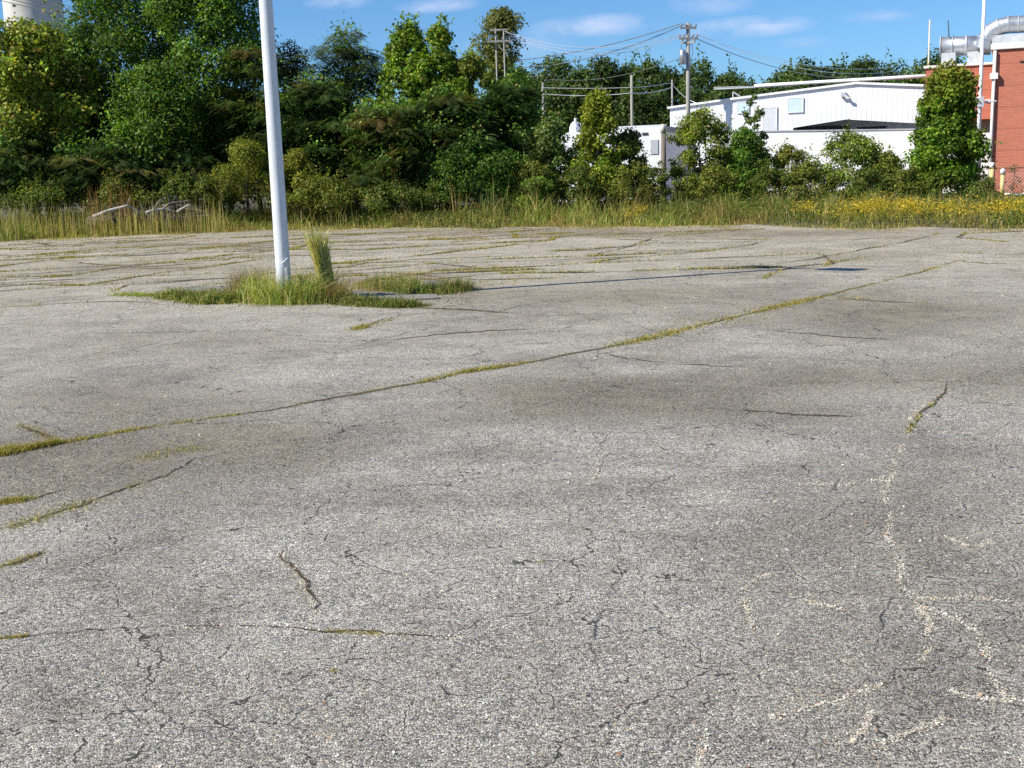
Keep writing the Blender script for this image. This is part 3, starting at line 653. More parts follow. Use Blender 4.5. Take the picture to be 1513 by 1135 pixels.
mimosa('silk_tree', 'broad dark feathery tree with olive tiers, middle of the dark mass', 668, 132, 190, 44.8, 292, GT, nfr=4400, nclump=72, colors=((.03, .06, .025), (.045, .08, .03), (.07, .09, .035), (.14, .10, .05)), weights=(4, 4, 2, .7))
mimosa('silk_tree', 'very dark feathery tree closing the right end of the dark mass', 752, 120, 140, 45.5, 292, GT, nfr=3400, nclump=60, colors=((.025, .055, .02), (.035, .07, .025), (.06, .085, .03), (.1, .09, .04)), weights=(4, 4, 2, .4))
broadleaf('broadleaf_tree', 'dark glossy-leaved tree at the foot of the dark mass', 700, 205, 200, 43.4, 296, GT, nleaf=15000, lsize=.10, weights=(4, 4, 2, .4, 0), prof=BUSH, nclump=60, cr=.5)
broadleaf('broadleaf_tree', 'shaded tree standing behind the dark feathery tree right of the lamp pole', 470, 130, 210, 52, 285, GT, nleaf=15000, lsize=.15, weights=(4, 4, 2, .4, 0), nclump=80, cr=.7)
broadleaf('broadleaf_tree', 'shaded tree standing behind the broad dark feathery tree', 660, 118, 210, 52, 285, GT, nleaf=15000, lsize=.15, weights=(4, 4, 2, .4, 0), nclump=80, cr=.7)
broadleaf('broadleaf_tree', 'dark green tree below the lone tall pine', 765, 100, 84, 56, 285, GT, nleaf=12000, lsize=.14, weights=(4, 4, 2, .4, 0), nclump=60, cr=.7)
broadleaf('broadleaf_tree', 'deep shaded tree behind the rounded bush and the logs', 330, 120, 230, 53, 290, GT, nleaf=16000, lsize=.16, weights=(4, 4, 2, .4, 0), nclump=90, cr=.7)
broadleaf('broadleaf_tree', 'deep shaded tree at the far left, behind the low feathery trees', 20, 120, 230, 53, 290, GT, nleaf=14000, lsize=.16, weights=(4, 4, 2, .4, 0), nclump=80, cr=.7)
for i, (a, b, w) in enumerate([(70, 150, 220), (190, 140, 220), (310, 150, 220), (430, 160, 220), (550, 150, 220), (670, 160, 220), (780, 170, 120)]):
    broadleaf('woodland_tree', ['low shaded tree deep behind the yellow-green tree', 'low shaded tree deep behind the tall dark tree', 'low shaded tree deep behind the tree left of the lamp pole', 'low shaded tree deep behind the lamp pole and feathery tree',
              'low shaded tree deep behind the rusty feathery tree', 'low shaded tree deep behind the broad dark feathery tree', 'low shaded tree deep behind the right end of the dark mass'][i], a, b, w, 60, 292, 'shaded trees deep in the thicket', nleaf=6500, lsize=.26, weights=(5, 4, 1, 0, 0), nclump=70, cr=.8, prof=BUSH, inner=.1)

# ------------------------------------------------------------------ bushes and young trees in front of the white buildings
GB = 'bushes and young trees in front of the white buildings'
broadleaf('bush', 'loose silvery green bush at the left end of the white building', 812, 178, 90, 44.5, 292, GB, 'bush', nleaf=9100, lsize=0.115, colors=[(0.0708, 0.132, 0.048), (0.118, 0.185, 0.072), (0.189, 0.264, 0.108), (0.236, 0.29, 0.12), (0.118, 0.132, 0.06)], weights=(3, 3, 2, 1, 0), nclump=60, cr=.42, prof=BUSH, trunk_r=.04, shoots=26)
broadleaf('gum_tree', 'cone-shaped yellow-green young tree before the low white building', 884, 138, 110, 44, 296, GB, nleaf=19000, lsize=.11, colors=[(.06, .12, .02), (.11, .18, .025), (.19, .24, .03), (.24, .26, .04), (.22, .2, .05)], weights=(3, 4, 3, 1.2, .3), nclump=110, cr=.38, prof=[(0, .8), (.12, 1), (.3, .95), (.5, .7), (.62, .5), (.85, .36), (1, .05)], trunk_r=.06, shoots=40, topcolor=((.19, .23, .03), .4))
broadleaf('bush', 'dark olive bush leaning against the cone-shaped yellow-green tree', 930, 192, 80, 44.4, 292, GB, 'bush', nleaf=11050, lsize=0.103, colors=[(0.059, 0.106, 0.024), (0.0944, 0.145, 0.036), (0.153, 0.185, 0.048), (0.236, 0.224, 0.084), (0.118, 0.0924, 0.048)], weights=(3, 3, 2, 1, 1), nclump=60, cr=.38, prof=BUSH, trunk_r=.04, shoots=18)
broadleaf('bush', 'tall ragged olive bush beside the old timber post', 1036, 158, 112, 45, 296, GB, 'bush', nleaf=14300, lsize=0.103, colors=[(0.0708, 0.119, 0.024), (0.118, 0.172, 0.036), (0.177, 0.224, 0.048), (0.236, 0.224, 0.072), (0.153, 0.158, 0.048)], weights=(3, 4, 3, 1, .8), nclump=80, cr=.38, prof=OVAL, trunk_r=.04, shoots=46)
broadleaf('bush', 'dense dark green bush before the ribbed white building', 1098, 196, 100, 44.6, 296, GB, 'bush', nleaf=19500, lsize=0.103, colors=[(0.0413, 0.106, 0.018), (0.0708, 0.152, 0.024), (0.106, 0.198, 0.036), (0.165, 0.238, 0.048), (0.118, 0.132, 0.048)], weights=(3, 4, 2, 1, .3), nclump=80, cr=.42, prof=BUSH, trunk_r=.05)
broadleaf('gum_tree', 'thin sapling poking above the dense dark green bush', 1114, 140, 50, 45.2, 290, GB, nleaf=2600, lsize=.11, colors=[(.04, .08, .03), (.07, .12, .04), (.11, .15, .05), (.14, .17, .06), (.1, .1, .04)], weights=(3, 4, 2, 1, .2), nclump=30, cr=.26, prof=OVAL, trunk_r=.025, shoots=14)
broadleaf('bush', 'thin see-through bush right of the dense dark green one', 1168, 214, 76, 44.5, 292, GB, 'bush', nleaf=5460, lsize=0.092, colors=[(0.0708, 0.119, 0.024), (0.13, 0.172, 0.036), (0.201, 0.224, 0.06), (0.236, 0.224, 0.072), (0.189, 0.132, 0.072)], weights=(3, 3, 2, 1, 1), nclump=50, cr=.34, prof=BUSH, trunk_r=.03, shoots=34, limbs=24)
broadleaf('bush', 'olive bush with brown stems below the dark loading opening', 1252, 194, 116, 45, 292, GB, 'bush', nleaf=12350, lsize=0.092, colors=[(0.0708, 0.132, 0.024), (0.118, 0.185, 0.03), (0.177, 0.238, 0.048), (0.236, 0.238, 0.072), (0.153, 0.158, 0.06)], weights=(3, 4, 3, 1, .8), nclump=72, cr=.38, prof=BUSH, trunk_r=.04, shoots=40, limbs=24)
broadleaf('bush', 'low brownish bush tucked left of the dense column-shaped tree', 1308, 228, 84, 44.6, 292, GB, 'bush', nleaf=10400, lsize=0.092, colors=[(0.0708, 0.119, 0.024), (0.118, 0.172, 0.036), (0.177, 0.198, 0.06), (0.236, 0.211, 0.084), (0.142, 0.132, 0.06)], weights=(3, 4, 2, 1, 1), nclump=60, cr=.36, prof=BUSH, trunk_r=.03, shoots=22, limbs=20)
broadleaf('gum_tree', 'dense column-shaped green tree with orange-tinged top beside the brick building', 1397, 96, 117, 45.5, 300, GB, nleaf=30000, lsize=.14, colors=[(.05, .115, .015), (.08, .165, .02), (.12, .21, .03), (.17, .25, .04), (.2, .2, .05)], weights=(3, 4, 3, 1, .2), nclump=190, cr=.42, prof=[(0, .9), (.12, 1), (.35, .95), (.6, .78), (.8, .6), (.93, .42), (1, .18)], trunk_r=.09, shoots=60, topcolor=((.19, .18, .035), .66), inner=.3)
broadleaf('bush', 'bare-looking wispy shrub behind the wire fence by the brick wall', 1497, 244, 36, 52, 286, GB, 'bush', nleaf=260, lsize=.08, colors=[(.1, .1, .04), (.16, .13, .06), (.2, .15, .08), (.1, .12, .03), (.12, .08, .05)], weights=(2, 3, 2, 1, 1), nclump=16, cr=.3, prof=OVAL, trunk_r=.03, limbs=16)
broadleaf('bush', 'knee-high green bush at the foot of the dark mass', 790, 262, 90, 42, 305, GB, 'bush', nleaf=4680, lsize=0.069, colors=[(0.059, 0.132, 0.024), (0.0944, 0.185, 0.036), (0.153, 0.224, 0.048), (0.201, 0.224, 0.06), (0.118, 0.132, 0.048)], weights=(3, 4, 2, 1, .2), nclump=26, cr=.3, prof=BUSH, trunk_r=.02)

LOWB = [(785, 240, 90, 'low leafy bush at the right foot of the dark mass'), (850, 246, 80, 'low leafy bush left of the cone-shaped tree'), (925, 250, 90, 'low leafy bush below the dark olive one'), (975, 236, 60, 'low leafy bush around the timber post'), (1060, 244, 90, 'low leafy bush between the ragged and the dense bush'),
        (1135, 246, 80, 'low leafy bush at the right side of the dense bush'), (1195, 240, 80, 'low leafy bush with brown leaves right of the see-through one'), (1285, 246, 90, 'low leafy bush under the loading opening'), (1345, 250, 70, 'low leafy bush at the left foot of the column-shaped tree'), (1455, 262, 50, 'low leafy bush by the yellow bollards'),
        (480, 262, 130, 'low leafy bush right of the lamp pole'), (590, 268, 120, 'low leafy bush below the rusty feathery tree'), (310, 262, 80, 'low pale bush right of the bleached logs'), (60, 262, 160, 'low shaded bush at the far left'), (180, 266, 120, 'low shaded bush behind the bleached logs'), (270, 262, 80, 'low shaded bush behind the forked log')]
for i, (a, b_, w_, lb) in enumerate(LOWB):
    pc = [[(.06, .10, .02), (.10, .14, .03), (.15, .17, .04), (.19, .17, .06), (.11, .11, .04)], [(.04, .08, .02), (.07, .12, .025), (.11, .15, .04), (.16, .16, .05), (.1, .08, .04)]][i % 2]
    broadleaf('low_bush', lb, a, b_, w_, 42.6 if i < 10 else 42.2, 308, 'low leafy bushes along the back of the verge', 'bush', nleaf=int(60*w_), lsize=.08, colors=pc, weights=(3, 4, 3, 1, .9), nclump=int(w_*.5), cr=.32, prof=BUSH, trunk_r=.025, shoots=int(w_*.3), limbs=10, inner=.2)

# ------------------------------------------------------------------ far trees
FAR = [(.035, .07, .025), (.05, .095, .03), (.075, .12, .04), (.10, .14, .05), (.09, .08, .05)]
GF = 'far woodland trees behind the buildings'
pine = broadleaf('pine_tree', 'lone tall tree with a rounded open head standing above all others', 741, 14, 84, 92, 140, None, nleaf=9000, lsize=.24, colors=[(.06, .09, .03), (.09, .12, .04), (.13, .14, .05), (.15, .14, .06), (.1, .1, .05)], weights=(3, 4, 3, 1, .2), nclump=48, cr=.85, prof=[(0, .55), (.3, .7), (.45, .55), (.7, 1), (.9, .75), (1, .3)], inner=.25, limbs=26, trunk_r=.3)
far = [(770, 100, 70, 'far tree close to the right of the lone tall tree'), (815, 83, 86, 'far broad rounded tree above the small leaning pole'), (858, 100, 56, 'far tree in the dip between the broad rounded and the pointed tree'), (888, 87, 50, 'far narrow pointed tree behind the tip of the cone-shaped tree'),
       (925, 98, 56, 'far round tree right behind the bare pole over the low white building'), (958, 91, 54, 'far tree with twin tops between the bare pole and the thin pole'), (988, 101, 50, 'far tree ending the wood beside the thin pole'), (1040, 87, 74, 'far tall rounded tree just right of the transformer pole'),
       (1078, 112, 60, 'far low tree at the end of the overhead pipe'), (1108, 118, 60, 'far low tree above the roof edge under the overhead pipe'), (1150, 104, 56, 'far tree at the left foot of the wooded rise'), (1190, 88, 80, 'far tree crowning the rise over the ribbed white building'),
       (1236, 97, 66, 'far tree right of the one crowning the rise'), (1276, 86, 70, 'far tree above the roof peak of the ribbed white building'), (1322, 97, 66, 'far tree above the right part of the overhead pipe'), (1362, 94, 60, 'far tree left of the pale aerial mast'), (1398, 74, 70, 'far dark tree rising behind the round duct')]
for a, b, w, lb in far:
    broadleaf('woodland_tree', lb, a, b, w*1.4, 112+(a*37 % 9), 215, GF, nleaf=8200, lsize=.30, colors=FAR, weights=(3, 4, 2.5, 1, .3), nclump=60, cr=1.0, prof=OVAL, inner=.5, shoots=30, trunk_r=.2, limbs=8)
fill = [(760, 135, 90), (830, 130, 90), (880, 140, 80), (930, 135, 80), (975, 138, 70), (1020, 135, 70), (1065, 130, 80), (1120, 132, 80), (1180, 118, 90), (1250, 115, 90), (1320, 118, 90), (1385, 108, 80)]
fl = ['below the lone tall tree', 'behind the small leaning pole', 'behind the cone-shaped tree', 'behind the bare pole', 'left of the thin pole', 'behind the transformer pole', 'at the corner of the ribbed white building', 'above the left roof slope', 'under the middle of the overhead pipe', 'under the overhead pipe at the roof peak', 'under the right part of the overhead pipe', 'left of the round duct']
for i, (a, b, w) in enumerate(fill):
    broadleaf('woodland_tree', 'lower dark green woodland tree '+fl[i], a, b, w, 104, 235, GF, nleaf=6600, lsize=.30, colors=FAR, weights=(4, 4, 2, .6, .5), nclump=40, cr=.9, prof=BUSH, trunk_r=.15, limbs=6, inner=.1)

# ------------------------------------------------------------------ verge grass
def verge(n, y0off, depth, hlo, hhi, wlo, whi, colors, weights, name, label, patch=1.0, xr=(-27, 27), lean=.45):
    rng = RNG; x = rng.uniform(*xr, n*2); dd = rng.uniform(0, 1, n*2)**1.15*depth; y = edge(x)+y0off+dd
    pn = .5+.28*(np.sin(x*1.1+2*np.sin(y*.6)+y0off*3)+np.sin(y*.9+x*.47+1.3*np.sin(x*.37))*np.cos(x*.23+y*.4)); pn = np.clip(pn, 0, 1); pn2 = .5+.25*np.sin(x*3.1+y*1.7+2*np.sin(x*.9))+.25*np.sin(x*5.3-y*2.9)
    keep = rng.uniform(0, 1, n*2) < (.25+.75*(pn*.65+pn2*.35))**patch; x, y, dd, pn = x[keep][:n], y[keep][:n], dd[keep][:n], pn[keep][:n]; n = len(x)
    ram = np.clip(.28+(y-edge(x))/4.6, .15, 1.1)
    h = rng.uniform(hlo, hhi, n)*ram*np.interp(x, [-20, -8, 2, 14], [1.0, .88, .70, .60])*(.75+.5*np.sin(x*2.9+y)*np.sin(y*1.9-x))*(.6+.6*pn); w = rng.uniform(wlo, whi, n)
    b = np.stack([x, y, np.where(y < edge(x), 0.0, -.05)], 1)
    V, Fq = blades(b, h, w, rng.uniform(.05, lean, n), rng)
    c = pal(n, colors, weights, .2, rng)
    c *= (.8+.4*(.5+.5*np.sin(x*.8+y*.5)))[:, None]
    f = np.clip(1.6*(.12+np.sin(x*1.7+1.5*np.sin(y*.8)+1)*np.sin(y*1.1-x*.6+np.sin(x*2.3))-.45), 0, .6)[:, None]
    c = c*(1-f)+np.array([.30, .21, .10])*f*RNG.uniform(.6, 1.3, (n, 1))
    return tag(np_mesh(name, V, Fq, M['blade'], col=rep(c, 6)), label, None, None, 'stuff')
verge(70000, .3, 14, .55, 1.25, .012, .028, [(.08, .13, .025), (.13, .18, .035), (.21, .23, .05), (.34, .32, .12), (.45, .38, .2)], (3, 4, 4, 2, .8), 'verge_grass', 'tall mixed green and straw grass along the far edge of the lot', patch=3.6)
verge(30000, .0, 5, .30, .75, .010, .022, [(.24, .23, .07), (.36, .29, .13), (.15, .18, .05), (.48, .40, .24)], (3, 2, 4, 1), 'verge_straw', 'straw-coloured grass patches in front of the green verge', patch=3.0, lean=.7)
verge(42000, -1.5, 4.0, .06, .40, .008, .02, [(.18, .17, .05), (.32, .26, .11), (.42, .32, .18), (.13, .15, .04), (.25, .15, .09)], (3, 3, 2, 2, 1), 'verge_fringe', 'short dry grass fringing the asphalt edge', patch=2.0, lean=1.0)
verge(9000, 1.2, 9, 1.0, 1.75, .012, .022, [(.16, .17, .05), (.28, .22, .10), (.20, .13, .07), (.12, .16, .04), (.40, .34, .18)], (3, 2, 2, 3, 1), 'verge_tall_weeds', 'taller seed stems and weeds rising above the verge grass', patch=4.5, lean=.3)
# leafy weeds mixed in the verge
n = 90000; x = RNG.uniform(-27, 27, n); y = edge(x)+1.2+RNG.uniform(0, 1, n)**.8*11
pn = np.sin(x*.9+1.7*np.sin(y*.5))*np.sin(y*.8+x*.3); k = pn > -.1; x, y, pn = x[k], y[k], pn[k]; n = len(x)
Pn = np.stack([x, y, RNG.uniform(.05, .85, n)*(.5+.5*pn)*np.clip((y-edge(x))/3, .2, 1)], 1)
V, Fq = leaf_quads(Pn, unit(RNG.normal(0, .6, (n, 3))+np.array([0, -.1, .7])), RNG.uniform(.05, .11, n), .45)
tag(np_mesh('verge_weeds', V, Fq, M['leaf'], col=rep(pal(n, [(.04, .08, .02), (.08, .12, .03), (.13, .15, .04), (.19, .16, .07)], (4, 4, 2, 1), .22), 4)), 'leafy green weeds among the tall verge grass', None, None, 'stuff')
# goldenrod
xs_, ys_, zs_ = [], [], []
for i in range(88):
    a = RNG.uniform(1225, 1570) if i < 78 else RNG.choice([935, 945, 1165, 1180, 1195]) + RNG.normal(0, 9); x_a = P(a, 318, 31)[0]; yd = float(edge(x_a))+RNG.uniform(1.2, 4.2)
    q_ = P(a, 315 + RNG.normal(0, 3), yd); k = int(RNG.uniform(40, 190)); s_ = RNG.uniform(.10, .30)
    zc = RNG.uniform(.36, .60) ; xs_.append(q_[0]+RNG.normal(0, s_, k)); ys_.append(yd+RNG.normal(0, s_, k)); zs_.append(zc+RNG.normal(0, s_*.45, k))
Pn = np.stack([np.concatenate(xs_), np.concatenate(ys_), np.clip(np.concatenate(zs_), .05, 2)], 1); n = len(Pn)
V, Fq = leaf_quads(Pn, unit(RNG.normal(0, .6, (n, 3))+np.array([0, 0, .6])), RNG.uniform(.025, .055, n), .7)
gf = np_mesh('goldenrod_flowers', V, Fq, M['leaf'], col=rep(pal(n, [(.44, .33, .03), (.54, .42, .05), (.32, .27, .04), (.12, .16, .03)], (3, 2, 3, 3), .15), 4)); tag(gf, 'yellow goldenrod flowers in the grass below the column-shaped tree', None, None, 'stuff')
k = n//26; sb = Pn[RNG.choice(n, k)].copy(); hh_ = sb[:, 2]; sb[:, 2] = -.05
# reddish dry stems
def stem_patch(name, label, pxs, Yd, n, h, cols, w=.02):
    a = RNG.uniform(*pxs, n); b = np.array([[P(v, 300, Yd+RNG.uniform(-.6, .6))[0], Yd+RNG.uniform(-.6, .6), -.05] for v in a])
    V, Fq = blades(b, RNG.uniform(*h, n), np.full(n, w), RNG.uniform(0, .14, n)); return tag(np_mesh(name, V, Fq, M['blade'], col=rep(pal(n, cols, [1]*len(cols), .2), 6)), label, None, None, 'stuff')
stem_patch('dry_stems', 'tall reddish brown dry stems behind the bleached logs', (125, 195), 40.5, 90, (1.0, 1.9), [(.24, .11, .05), (.3, .17, .08), (.18, .10, .05)])
stem_patch('straw_stems', 'tall straw-coloured stems around the bleached logs', (0, 330), 38.6, 520, (.5, 1.35), [(.36, .31, .14), (.28, .28, .09), (.42, .36, .2)], .016)

# bleached logs
YL = 39.6
def log(label, pts, r, mat='deadwood', name='fallen_log', stubs=()):
    w = []; 
    for i, (a, b, dy) in enumerate(pts): w.append(Vector(P(a, b, YL+dy)))
    fine = []; rr = []
    for i in range(len(w)-1):
        for u in (0, .5): fine.append(w[i].lerp(w[i+1], u)+Vector((0, 0, random.uniform(-.01, .01)))); rr.append(r*(1-.5*(i+u)/(len(w)-1)))
    fine.append(w[-1]); rr.append(r*.4)
    mb = MB().tube(fine, rr, 8)
    for (i, dx, dz) in stubs: mb.tube([w[i], w[i]+Vector((dx*.6, -.05, dz*.7)), w[i]+Vector((dx, -.1, dz))], [r*.4, r*.3, r*.12], 6)
    o = mb.build(name, M[mat], smooth=True); tag(o, label, 'log', 'fallen logs at the verge'); return o
log('bleached arched log with a knuckle, leftmost of the fallen logs', [(138, 320, 0), (157, 313, 0), (175, 308, .1), (188, 304, .1), (196, 308, .2), (207, 313, .3)], .065, stubs=((3, .15, .3),))
log('forked pale log in the middle of the fallen logs', [(216, 314, 0), (226, 311, .1), (240, 309, .2), (258, 311, .3)], .055, stubs=((1, .35, .4), (2, .3, .2)))
log('thin pale branch slanting up at the right end of the logs', [(262, 313, 0), (272, 307, 0), (282, 302, 0)], .05)
log('trunk painted dark for its shade, lying under the arched log', [(132, 330, .9), (150, 327, .9), (172, 326, .9)], .24, 'darkwood')  # dark colour stands in for the shade on this trunk
log('grey crooked branch resting behind the forked log', [(240, 305, .8), (255, 300, .8), (268, 298, .8), (285, 296, .9)], .06, 'darkwood', stubs=((1, .2, .25), (2, -.2, .2)))

mb = MB()
for i in range(90):
    a = random.uniform(150, 300); q_ = Vector(P(a, random.uniform(304, 326), YL+random.uniform(.2, 1.6))); d = Vector((random.gauss(0, .5), random.gauss(0, .3), random.gauss(.05, .28)))
    mb.tube([q_-d*.6, q_+Vector((0, 0, random.uniform(-.05, .08))), q_+d*.6], [.018, .014, .006], 4)
tag(mb.build('brush_pile', M['darkwood']), 'tangle of dead grey twigs under the bleached logs', 'brush', None, 'stuff')
# ------------------------------------------------------------------ lamp pole, island
bp = G(421.5, 447); BX, BY = float(bp[0]), float(bp[1])
lamp = empty('lamp_pole', (BX, BY, 0), 'white round lamp pole rising from the grassy island, out of the top of the view', 'lamp pole')
PH = 7.15
mpl = MB(); n = 14
mpl.tube([(BX+.0*i, BY, PH*i/n) for i in range(n+1)], [.099-.024*i/n for i in range(n+1)], 32)
def polepaint():
    mt, nt, b, out = newmat('pole_paint'); co = objco(nt)
    sp = nt.nodes.new('ShaderNodeSeparateXYZ'); L(nt, co, sp.inputs[0])
    mp = nt.nodes.new('ShaderNodeMapping'); mp.inputs['Scale'].default_value = (1, 1, .12); L(nt, co, mp.inputs[0]); n1 = noise(nt, mp.outputs[0], 18, 5, .6); n2 = noise(nt, co, 30, 5, .7)
    c = ramp(nt, n1.outputs[0], [(.3, (.55, .57, .59)), (.7, (.68, .69, .70))])
    low = maprange(nt, sp.outputs[2], .0, .55, 1, 0)
    f = math_(nt, 'MULTIPLY', maprange(nt, n2.outputs[0], .46, .58, .0, 1), low)
    c = mix(nt, math_(nt, 'MULTIPLY', f, .8), c, (.36, .33, .28))
    mr = nt.nodes.new('ShaderNodeMapping'); mr.inputs['Scale'].default_value = (1, 1, .18); L(nt, co, mr.inputs[0]); n3 = noise(nt, mr.outputs[0], 26, 6, .7)
    c = mix(nt, maprange(nt, n3.outputs[0], .60, .70, 0, .55), c, (.38, .29, .2))
    n4 = noise(nt, co, 9, 6, .75); c = mix(nt, maprange(nt, n4.outputs[0], .62, .66, 0, .5), c, (.42, .43, .43))
    L(nt, c, b.inputs['Base Color']); b.inputs['Roughness'].default_value = .42; bump(nt, n2.outputs[0], b, .08, .003); return mt
M['polepaint'] = polepaint()
mpl.build('pole_shaft', M['polepaint'], lamp, smooth=True)
hh = MB().tube([(BX+.055, BY-.085, .40), (BX+.055, BY-.085, .60)], [.035, .035], 12); 
MB().box(BX-.02+.06, BX+.06+.02, BY-.1, BY-.07, .30, .47).build('hand_hole_shade', M['grey'], lamp, bevel=.006)  # grey plate standing in for the shade in the hand-hole dent
MB().tube([(BX+.0, BY-.108, .53), (BX+.045, BY-.112, .56), (BX+.085, BY-.09, .60)], .006, 6).build('wire_tie', M['whitepaint'], lamp)
MB().box(BX-.18, BX+.18, BY-.18, BY+.18, -.02, .03).build('base_plate', M['galvdull'], lamp, bevel=.005)
dx, dy = .76, -.65
MB().tube([(BX-dx*.45, BY-dy*.45, PH-.05), (BX+dx*.45, BY+dy*.45, PH-.05)], .035, 10).build('cross_arm', M['whitepaint'], lamp)
for s in (-1, 1):
    mb = MB(); ang = math.atan2(dy, dx)
    cx_, cy_ = BX+s*dx*.72, BY+s*dy*.72; ux, uy = math.cos(ang), math.sin(ang); vs = []
    for (a, b, z) in [(-.33, -.17, -.13), (.33, -.17, -.13), (.33, .17, -.13), (-.33, .17, -.13), (-.29, -.14, .07), (.29, -.14, .07), (.29, .14, .07), (-.29, .14, .07)]:
        vs.append((cx_+ux*a-uy*b, cy_+uy*a+ux*b, PH+z))
    mb.add(vs, [(0, 3, 2, 1), (4, 5, 6, 7), (0, 1, 5, 4), (1, 2, 6, 5), (2, 3, 7, 6), (3, 0, 4, 7)]); mb.build('lamp_head', M['whitepaint'], lamp, bevel=.01)

def tuft(name, label, pts, n, h, w, lean, cols, wts, spread, kind='thing', cat='plant', az=None, bend=.35, group=None, dome=True):
    C_ = np.array([[*G(*p)[:2]] for p in pts]); o = RNG.integers(0, len(C_), n); sp = np.array(spread)
    off = RNG.normal(0, 1, (n, 2))*sp; xy = C_[o]+off
    b = np.column_stack([xy, hgt(xy[:, 0], xy[:, 1])-.005])
    hh = (h[0]*.5+(h[1]*1.15-h[0]*.5)*RNG.uniform(0, 1, n)**1.7)*(np.exp(-(off[:, 0]/(sp[0]*2.2))**2) if dome else 1)*(.75+.5*np.clip(np.sin(xy[:, 0]*23+xy[:, 1]*9)*np.sin(xy[:, 1]*19-xy[:, 0]*7)+.4, 0, 1))
    A = None if az is None else RNG.normal(az, .8, n)
    V, Fq = blades(b, hh, RNG.uniform(*w, n), RNG.uniform(*lean, n), az=A, bend=bend); C4 = rep(pal(n, cols, wts, .26), 6)
    if cols is DG:
        nl = n; C4 = C4*RNG.uniform(.8, 1.5, (1, 1)); Pl = b+np.column_stack([RNG.normal(0, .02, (n, 2)), hh*RNG.uniform(.3, 1.1, n)]); V2, F2 = leaf_quads(Pl, unit(RNG.normal(0, .5, (n, 3))+np.array([0, -.2, .8])), RNG.uniform(.012, .03, n), .55)
        V = np.vstack([V, V2]); Fq = np.vstack([Fq, F2+6*n]); C4 = np.vstack([C4, rep(pal(n, cols, wts, .3), 4)])
    ob = np_mesh(name, V, Fq, M['blade'], col=C4)
    return tag(ob, label, cat if kind == 'thing' else None, group, kind)
GI = 'weeds and grass clumps of the island'
LG = [(.10, .19, .03), (.16, .26, .045), (.25, .32, .08), (.42, .40, .18), (.5, .45, .26)]
DG = [(.05, .09, .02), (.08, .13, .03), (.14, .18, .05), (.26, .24, .10), (.34, .27, .15)]
DRY = [(.36, .30, .16), (.28, .22, .12), (.45, .38, .22), (.20, .14, .09), (.16, .2, .05)]
tuft('grass_clump', 'bright green and straw grass clump around the foot of the lamp pole', [(385, 446), (405, 448), (425, 447), (445, 448), (462, 446), (370, 444)], 5200, (.16, .44), (.004, .010), (.1, .9), LG, (2, 3, 3, 3.2, 2.6), (.14, .13), group=GI)
tuft('dead_weed_clump', 'brown dead weed clump left of the lamp pole', [(350, 440), (362, 436), (375, 434), (390, 430)], 2800, (.16, .44), (.003, .007), (.1, .8), [(.28, .22, .15), (.20, .15, .11), (.36, .30, .2), (.14, .10, .07)], (3, 3, 2, 2), (.12, .15), group=GI)
tuft('grass_clump', 'dense dark green low weeds at the left tip of the island', [(255, 441), (275, 443), (295, 446), (315, 448), (330, 447), (345, 446), (310, 441)], 7000, (.06, .17), (.005, .012), (.2, 1.1), DG, (2, 4, 3, 2, 1.4), (.13, .10), group=GI)
tuft('dead_weed_clump', 'tan dry grass clump between the lamp pole and the tall upright grass', [(450, 440), (465, 438), (480, 438), (492, 440), (500, 445)], 4200, (.14, .42), (.003, .008), (.1, .9), DRY, (3, 3, 2, 2, 2), (.11, .12), group=GI)
tuft('grass_clump', 'dark green low weeds right of the tall upright grass', [(510, 447), (530, 449), (550, 450), (575, 451), (600, 452)], 5600, (.05, .14), (.005, .012), (.2, 1.1), DG, (2, 4, 3, 2, 1.4), (.13, .08), group=GI)
tuft('grass_clump', 'dark green weed strip behind the kerb slab', [(555, 425), (575, 427), (595, 429), (615, 431), (635, 433), (560, 420), (600, 424)], 6500, (.05, .16), (.005, .012), (.2, 1.0), DG, (2, 4, 3, 2, 1.4), (.14, .12), group=GI)
tuft('grass_clump', 'ragged olive grass tuft at the right tip of the island', [(655, 432), (668, 430), (680, 428)], 1800, (.08, .24), (.004, .008), (.2, 1.0), [(.14, .18, .05), (.22, .22, .07), (.34, .28, .12), (.09, .13, .03)], (3, 3, 2, 3), (.14, .14), group=GI)
tuft('grass_clump', 'yellow-green mossy grass spur left of the island', [(185, 436), (205, 437), (225, 438), (240, 437)], 1500, (.02, .08), (.004, .01), (.3, 1.2), [(.25, .30, .05), (.18, .24, .04), (.32, .32, .08)], (3, 3, 2), (.16, .09), group=GI)
for j, (a, b_) in enumerate([(520, 432), (545, 430), (585, 418)]):   # loose stalks nobody would count 
    tuft('dry_grass', ['sparse straw stalks just right of the tall upright grass', 'sparse straw stalks near the kerb slab', 'sparse dry stalks behind the weed strip'][j], [(a, b_), (a+15, b_-1), (a+34, b_)], 120, (.14, .36), (.003, .005), (.02, .3), DRY, (3, 3, 2, 1, 1), (.22, .15), kind='stuff', dome=False)
tuft('dead_weed_clump', 'low rusty dry weeds beyond the weed strip', [(570, 412), (600, 413), (630, 415), (655, 418)], 900, (.03, .12), (.003, .007), (.3, 1.1), [(.26, .17, .10), (.32, .24, .13), (.2, .2, .07)], (3, 3, 1), (.3, .14), group=GI)

